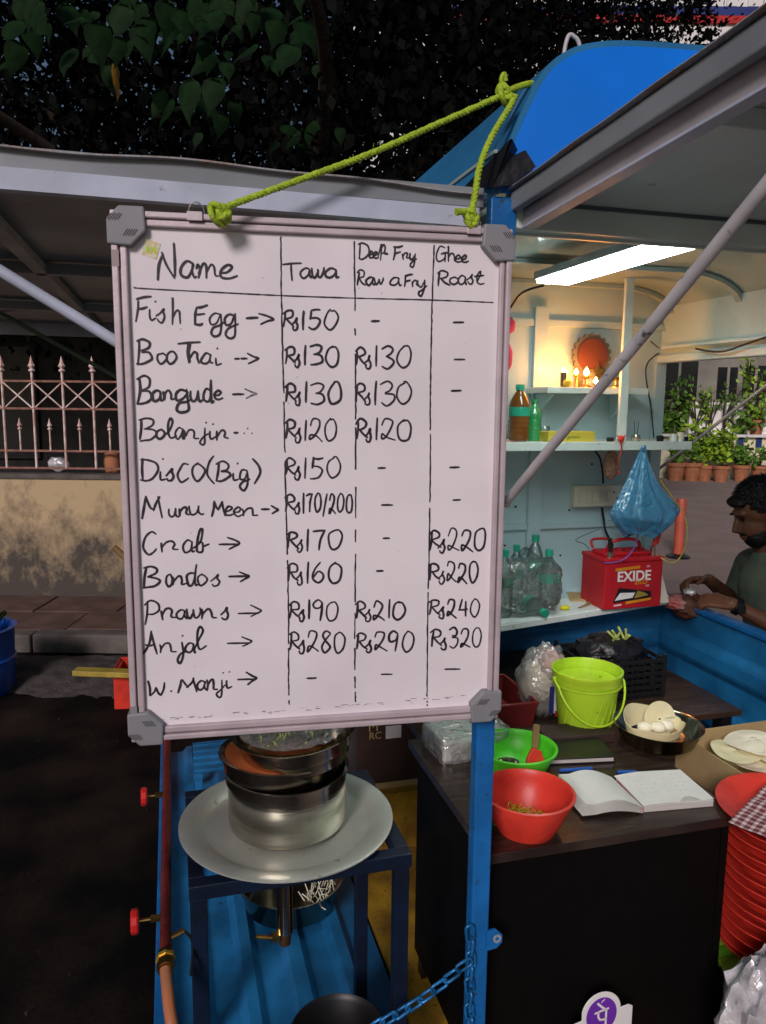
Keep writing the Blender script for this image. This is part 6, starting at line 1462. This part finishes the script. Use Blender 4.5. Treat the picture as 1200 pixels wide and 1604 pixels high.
def lamp(px, label, h, r, fh, v=1.25, energy=.5, flame=True):
    q = T(px,600,v=v); t = thing('oil_lamp', label, 'oil lamp', (q.x,v,AZ), group='lamps on the altar shelf')
    MB().lathe([(0,0),(r*.8,0),(r*.75,.006),(.006,h*.3),(.005,h*.7),(r*.5,h*.8),(r,h),(r*.9,h),(0,h*.85)], 24).build('lamp_body', m_brass, t, smooth=50)
    if flame:
        MB().lathe([(0,h),(fh*.28,h+fh*.25),(fh*.3,h+fh*.45),(fh*.12,h+fh*.8),(0,h+fh)], 12).build('flame', m_flame, t, smooth=60)
        ld = bpy.data.lights.new('flame_light','POINT'); ld.energy = energy*.5; ld.color = (1,.3,.06); ld.shadow_soft_size = .02
        lo = bpy.data.objects.new('flame_light', ld); C.objects.link(lo); lo.parent = t; lo.location = (0,-.012,h+fh*.6)
    return t
lamp(918, 'brass oil lamp with the largest flame before the red reflecting disc', .042, .026, .034, energy=.9)
lamp(933, 'low brass lamp with a round glowing flame in front', .014, .018, .026, v=1.22, energy=.5)
lamp(902, 'slim brass lamp with a narrow tall flame left of the arch', .046, .010, .024, energy=.35)
lamp(965, 'unlit brass lamp right of the strut on the altar shelf', .04, .026, 0, flame=False)
q = T(883,600,v=1.25)
cnd = thing('candle_glass', 'dark metal candle cup burning at the left of the altar shelf', 'candle', (q.x,1.25,AZ))
MB().lathe([(0,0),(.013,0),(.0145,.055),(.012,.055),(.011,.01),(0,.01)], 20).build('cup', m_steeldk, cnd, smooth=50)
MB().lathe([(0,.048),(.009,.052),(.007,.064),(0,.074)], 12).build('flame', m_flame, cnd, smooth=60)
ld = bpy.data.lights.new('candle_light','POINT'); ld.energy = .42; ld.color = (1,.32,.07); ld.shadow_soft_size = .02
lo = bpy.data.objects.new('candle_light', ld); C.objects.link(lo); lo.parent = cnd; lo.location = (0,-.01,.075)
q = T(889,600,v=1.225); single(MB().ball((0,0,.014), (.018,.014,.014), 14, 10), 'lemon', 'yellow lemon at the foot of the candle cup', 'lemon', mat('lemon_peel', (.6,.45,.03), .5, bump=.3), (q.x,1.225,AZ), smooth=60)
q = T(804,510,v=1.3); single(MB().ball((0,0,0), (.025,.02,.03), 16, 10, lambda d: 1+.3*noise.noise(d*3)), 'pink_bow', 'pink cloth bow hanging beside the right edge of the whiteboard, the upper one', 'bow', m_pinkcloth, (q.x-.02,1.3,q.z), smooth=60)
q = T(798,560,v=1.3); single(MB().ball((0,0,0), (.02,.02,.05), 16, 10, lambda d: 1+.2*noise.noise(d*3)), 'pink_cloth', 'pink cloth hanging just below the bow beside the whiteboard', 'cloth', m_pinkcloth, (q.x-.01,1.3,q.z), smooth=60)
# ================================================================== SEATED MAN
HP = at(1188,802,Y=3.0)
man = thing('person', 'seated bearded man in a grey T-shirt and watch looking down at his hands', 'person', (HP.x,3.0,0), stall=False)
HZ = HP.z
def cap(mb, a, b, ra, rb, n=16):
    a, b = Vector(a), Vector(b); mb.tube([a,a.lerp(b,.5),b], [ra,(ra+rb)/2,rb], n); mb.ball(a, ra, n, 10); mb.ball(b, rb, n, 10)
def remesh(mb, name, m, parent, vox, sm=6):
    o = mb.build(name, m, parent); md = o.modifiers.new('r','REMESH'); md.mode = 'VOXEL'; md.voxel_size = vox; md.use_smooth_shade = True
    s_ = o.modifiers.new('s','SMOOTH'); s_.iterations = sm; s_.factor = .5
    return o
b = MB()
tilt = Matrix.Translation((.005,0,HZ)) @ RY(-25)
def hpnt(x, y, z): return tilt @ Vector((x,y,z))
b.ball((0,0,0), (.092,.072,.098), 28, 20, M=tilt @ TR(.005,0,.03))
b.ball((0,0,0), (.062,.056,.072), 24, 16, M=tilt @ TR(-.035,0,-.045))
b.ball((0,0,0), (.034,.035,.028), 18, 12, M=tilt @ TR(-.058,0,-.098))
b.tube([hpnt(-.082,0,.022), hpnt(-.1,0,-.005), hpnt(-.116,0,-.03), hpnt(-.095,0,-.042)], [.010,.012,.0145,.012], 10)
b.ball((0,0,0), (.016,.024,.009), 12, 8, M=tilt @ TR(-.09,0,-.062)); b.ball((0,0,0), (.016,.022,.009), 12, 8, M=tilt @ TR(-.087,0,-.075))
b.ball((0,0,0), (.018,.05,.012), 14, 8, M=tilt @ TR(-.078,0,.03))
for s in (-1,1): b.ball((0,0,0), (.02,.012,.032), 12, 10, M=tilt @ TR(.018,s*.074,-.01))
cap(b, (.02,0,HZ-.06), (.07,0,HZ-.2), .05, .055)
cap(b, (.075,-.15,HZ-.24), (.075,.15,HZ-.24), .055, .055); cap(b, (.09,0,HZ-.3), (.2,0,HZ-.7), .12, .13)
def arm(s, sh, el, wr_): cap(b, sh, el, .044, .036); cap(b, el, wr_, .038, .025)
nsh, nel, nwr = (.08,-.19,HZ-.25), (.10,-.24,HZ-.455), (-.145,-.15,HZ-.335)
fsh, fel, fwr = (.08,.19,HZ-.25), (.03,.2,HZ-.42), (-.15,.06,HZ-.29)
arm(-1,nsh,nel,nwr); arm(1,fsh,fel,fwr)
def hand(wr_, d, up, side):
    d = Vector(d).normalized(); up = Vector(up); up = (up-d*up.dot(d)).normalized(); lat = d.cross(up)
    w0 = Vector(wr_); pm = w0+d*.05
    for k in range(4):
        kx2 = (k-1.5)*.018; base = w0+d*.085+lat*kx2
        cap(b, w0+d*.01+lat*kx2*.7, base, .014, .0105, 10)
        L1_, L2_, L3_ = ((.03,.022,.016),(.036,.025,.018),(.034,.024,.017),(.027,.018,.014))[k]
        j1 = base+(d*.8-up*.6).normalized()*L1_; j2 = j1+(d*.15-up).normalized()*L2_; j3 = j2+(-d*.6-up*.6).normalized()*L3_
        cap(b, base, j1, .0098, .009, 8); cap(b, j1, j2, .009, .008, 8); cap(b, j2, j3, .008, .007, 8)
    tb = w0+d*.03+lat*side*.022; t1_ = tb+(d*.7+lat*side*.8-up*.3).normalized()*.035; t2_ = t1_+(d*.9-up*.6).normalized()*.028
    cap(b, tb, t1_, .013, .011, 8); cap(b, t1_, t2_, .011, .0085, 8)
hand(nwr, (-1,.25,.12), (.0,-.6,1), 1); hand(fwr, (-1,-.1,.0), (0,.5,1), -1)
hipz = HZ-.74
for s in (-1,1):
    cap(b, (.22,s*.09,hipz), (-.2,s*.12,hipz+.02), .075, .055); cap(b, (-.2,s*.12,hipz+.02), (-.17,s*.12,.09), .052, .036); cap(b, (-.15,s*.12,.04), (-.33,s*.13,.03), .036, .028)
remesh(b, 'body', m_skin, man, .0055, 3)
shb = MB(); cap(shb, (.075,-.15,HZ-.235), (.075,.15,HZ-.235), .066, .066); cap(shb, (.09,0,HZ-.3), (.21,0,HZ-.72), .14, .15); cap(shb, (.075,0,HZ-.2), (.08,0,HZ-.25), .085, .1)
for sh_, el_ in ((nsh,nel),(fsh,fel)): cap(shb, sh_, Vector(sh_).lerp(Vector(el_),.72), .066, .062)
remesh(shb, 'tshirt', m_shirt, man, .009, 6)
tb_ = MB()
for s in (-1,1): cap(tb_, (.22,s*.09,hipz), (-.2,s*.12,hipz+.02), .09, .068); cap(tb_, (-.2,s*.12,hipz+.02), (-.17,s*.12,.12), .066, .052)
cap(tb_, (.22,-.05,hipz+.02), (.22,.05,hipz+.02), .12, .12); remesh(tb_, 'trousers', m_jeans, man, .01, 5)
hr = MB(); hr.ball((0,0,0), (.102,.082,.092), 30, 22, lambda d: 1+.09*noise.noise(d*7)+.05*noise.noise(d*22), M=tilt @ TR(.024,0,.046)); hr.ball((0,0,0), (.06,.075,.06), 24, 14, lambda d: 1+.1*noise.noise(d*15), M=tilt @ TR(.058,0,0))
hr.ball((0,0,0), (.04,.06,.022), 20, 12, lambda d: 1+.2*noise.noise(d*8), M=tilt @ TR(-.062,0,.078))
remesh(hr, 'hair', m_hair, man, .0045, 0)
tf = MB(); hrnd = random.Random(8)
for _ in range(1100):
    d = Vector((hrnd.gauss(0,1),hrnd.gauss(0,1),abs(hrnd.gauss(0,1))+.1)).normalized()
    if d.x < -.75 and d.z < .35: continue
    p_ = Vector((.024+d.x*.098, d.y*.079, .046+d.z*.089)); q_ = p_+Vector((d.x-.5,d.y+hrnd.gauss(0,.5),d.z*.5-.1)).normalized()*hrnd.uniform(.012,.024)
    tf.tube([tilt @ p_, tilt @ p_.lerp(q_,.6)+Vector((0,0,.002)), tilt @ q_], [.0013,.0011,.0003], 4)
tag(tf.build('hair_tufts', m_hair, man), kind='stuff')
bdm = MB(); bdm.ball((0,0,0), (.056,.060,.056), 24, 14, lambda d: 1+.05*noise.noise(d*12), M=tilt @ TR(-.040,0,-.082)); bdm.ball((0,0,0), (.03,.066,.065), 20, 12, M=tilt @ TR(.0,0,-.045)); bdm.ball((0,0,0), (.014,.03,.009), 14, 8, M=tilt @ TR(-.092,0,-.052))
remesh(bdm, 'beard', m_hair, man, .006, 2)
for s in (-1,1):
    MB().ball((0,0,0), (.006,.011,.006), 10, 8, M=tilt @ TR(-.083,s*.028,.008)).build('eye', m_hair, man, smooth=60)
    MB().ball((0,0,0), (.008,.016,.004), 10, 8, M=tilt @ TR(-.092,s*.03,.028)).build('eyebrow', m_hair, man, smooth=60)
wm = Vector(nwr); wd_ = (Vector(nwr)-Vector(nel)).normalized(); wcn = wm-wd_*.02
qt = wd_.to_track_quat('Z','Y').to_matrix().to_4x4()
wt = MB().lathe([(.03,-.011),(.034,-.011),(.034,.011),(.03,.011)], 24, M=TR(*wcn) @ qt).build('wristwatch', m_black, man, smooth=40)
MB().cbox((0,-.038,0), (.03,.01,.034), TR(*wcn)).build('watch_case', m_black, wt, bevel=.004)
itm = thing('meal_packet', 'dark red food packet held in both hands by the seated man', 'food', (HP.x-.27,2.95,HZ-.37), stall=False)
MB().ball((0,0,0), (.06,.06,.055), 22, 14, lambda d: 1+.3*noise.noise(d*4)).build('food', m_brown, itm, smooth=60)
MB().ball((-.05,0,.015), (.05,.05,.03), 22, 14, lambda d: 1+.3*noise.noise(d*4)).build('red_wrapper', mat('pink_red_wrapper', (.4,.06,.06), .5, col2=(.5,.3,.28), scale=18), itm, smooth=60)
MB().ball((.0,.0,.055), (.025,.025,.015), 16, 10, lambda d: 1+.4*noise.noise(d*6)).build('foil', m_silver, itm, smooth=60)
stl = thing('stool', 'low plastic stool under the seated man', 'stool', (HP.x+.2,3.0,0), stall=False)
sh_h = hipz-.1
MB().box((-.15,-.15,sh_h-.03), (.15,.15,sh_h)).build('seat', m_drum, stl, bevel=.01)
for a in (-1,1):
    for c in (-1,1): MB().tube([(a*.13,c*.13,sh_h-.03),(a*.16,c*.16,0)], .018, 8).build('leg', m_drum, stl)
bpy.context.view_layer.update()
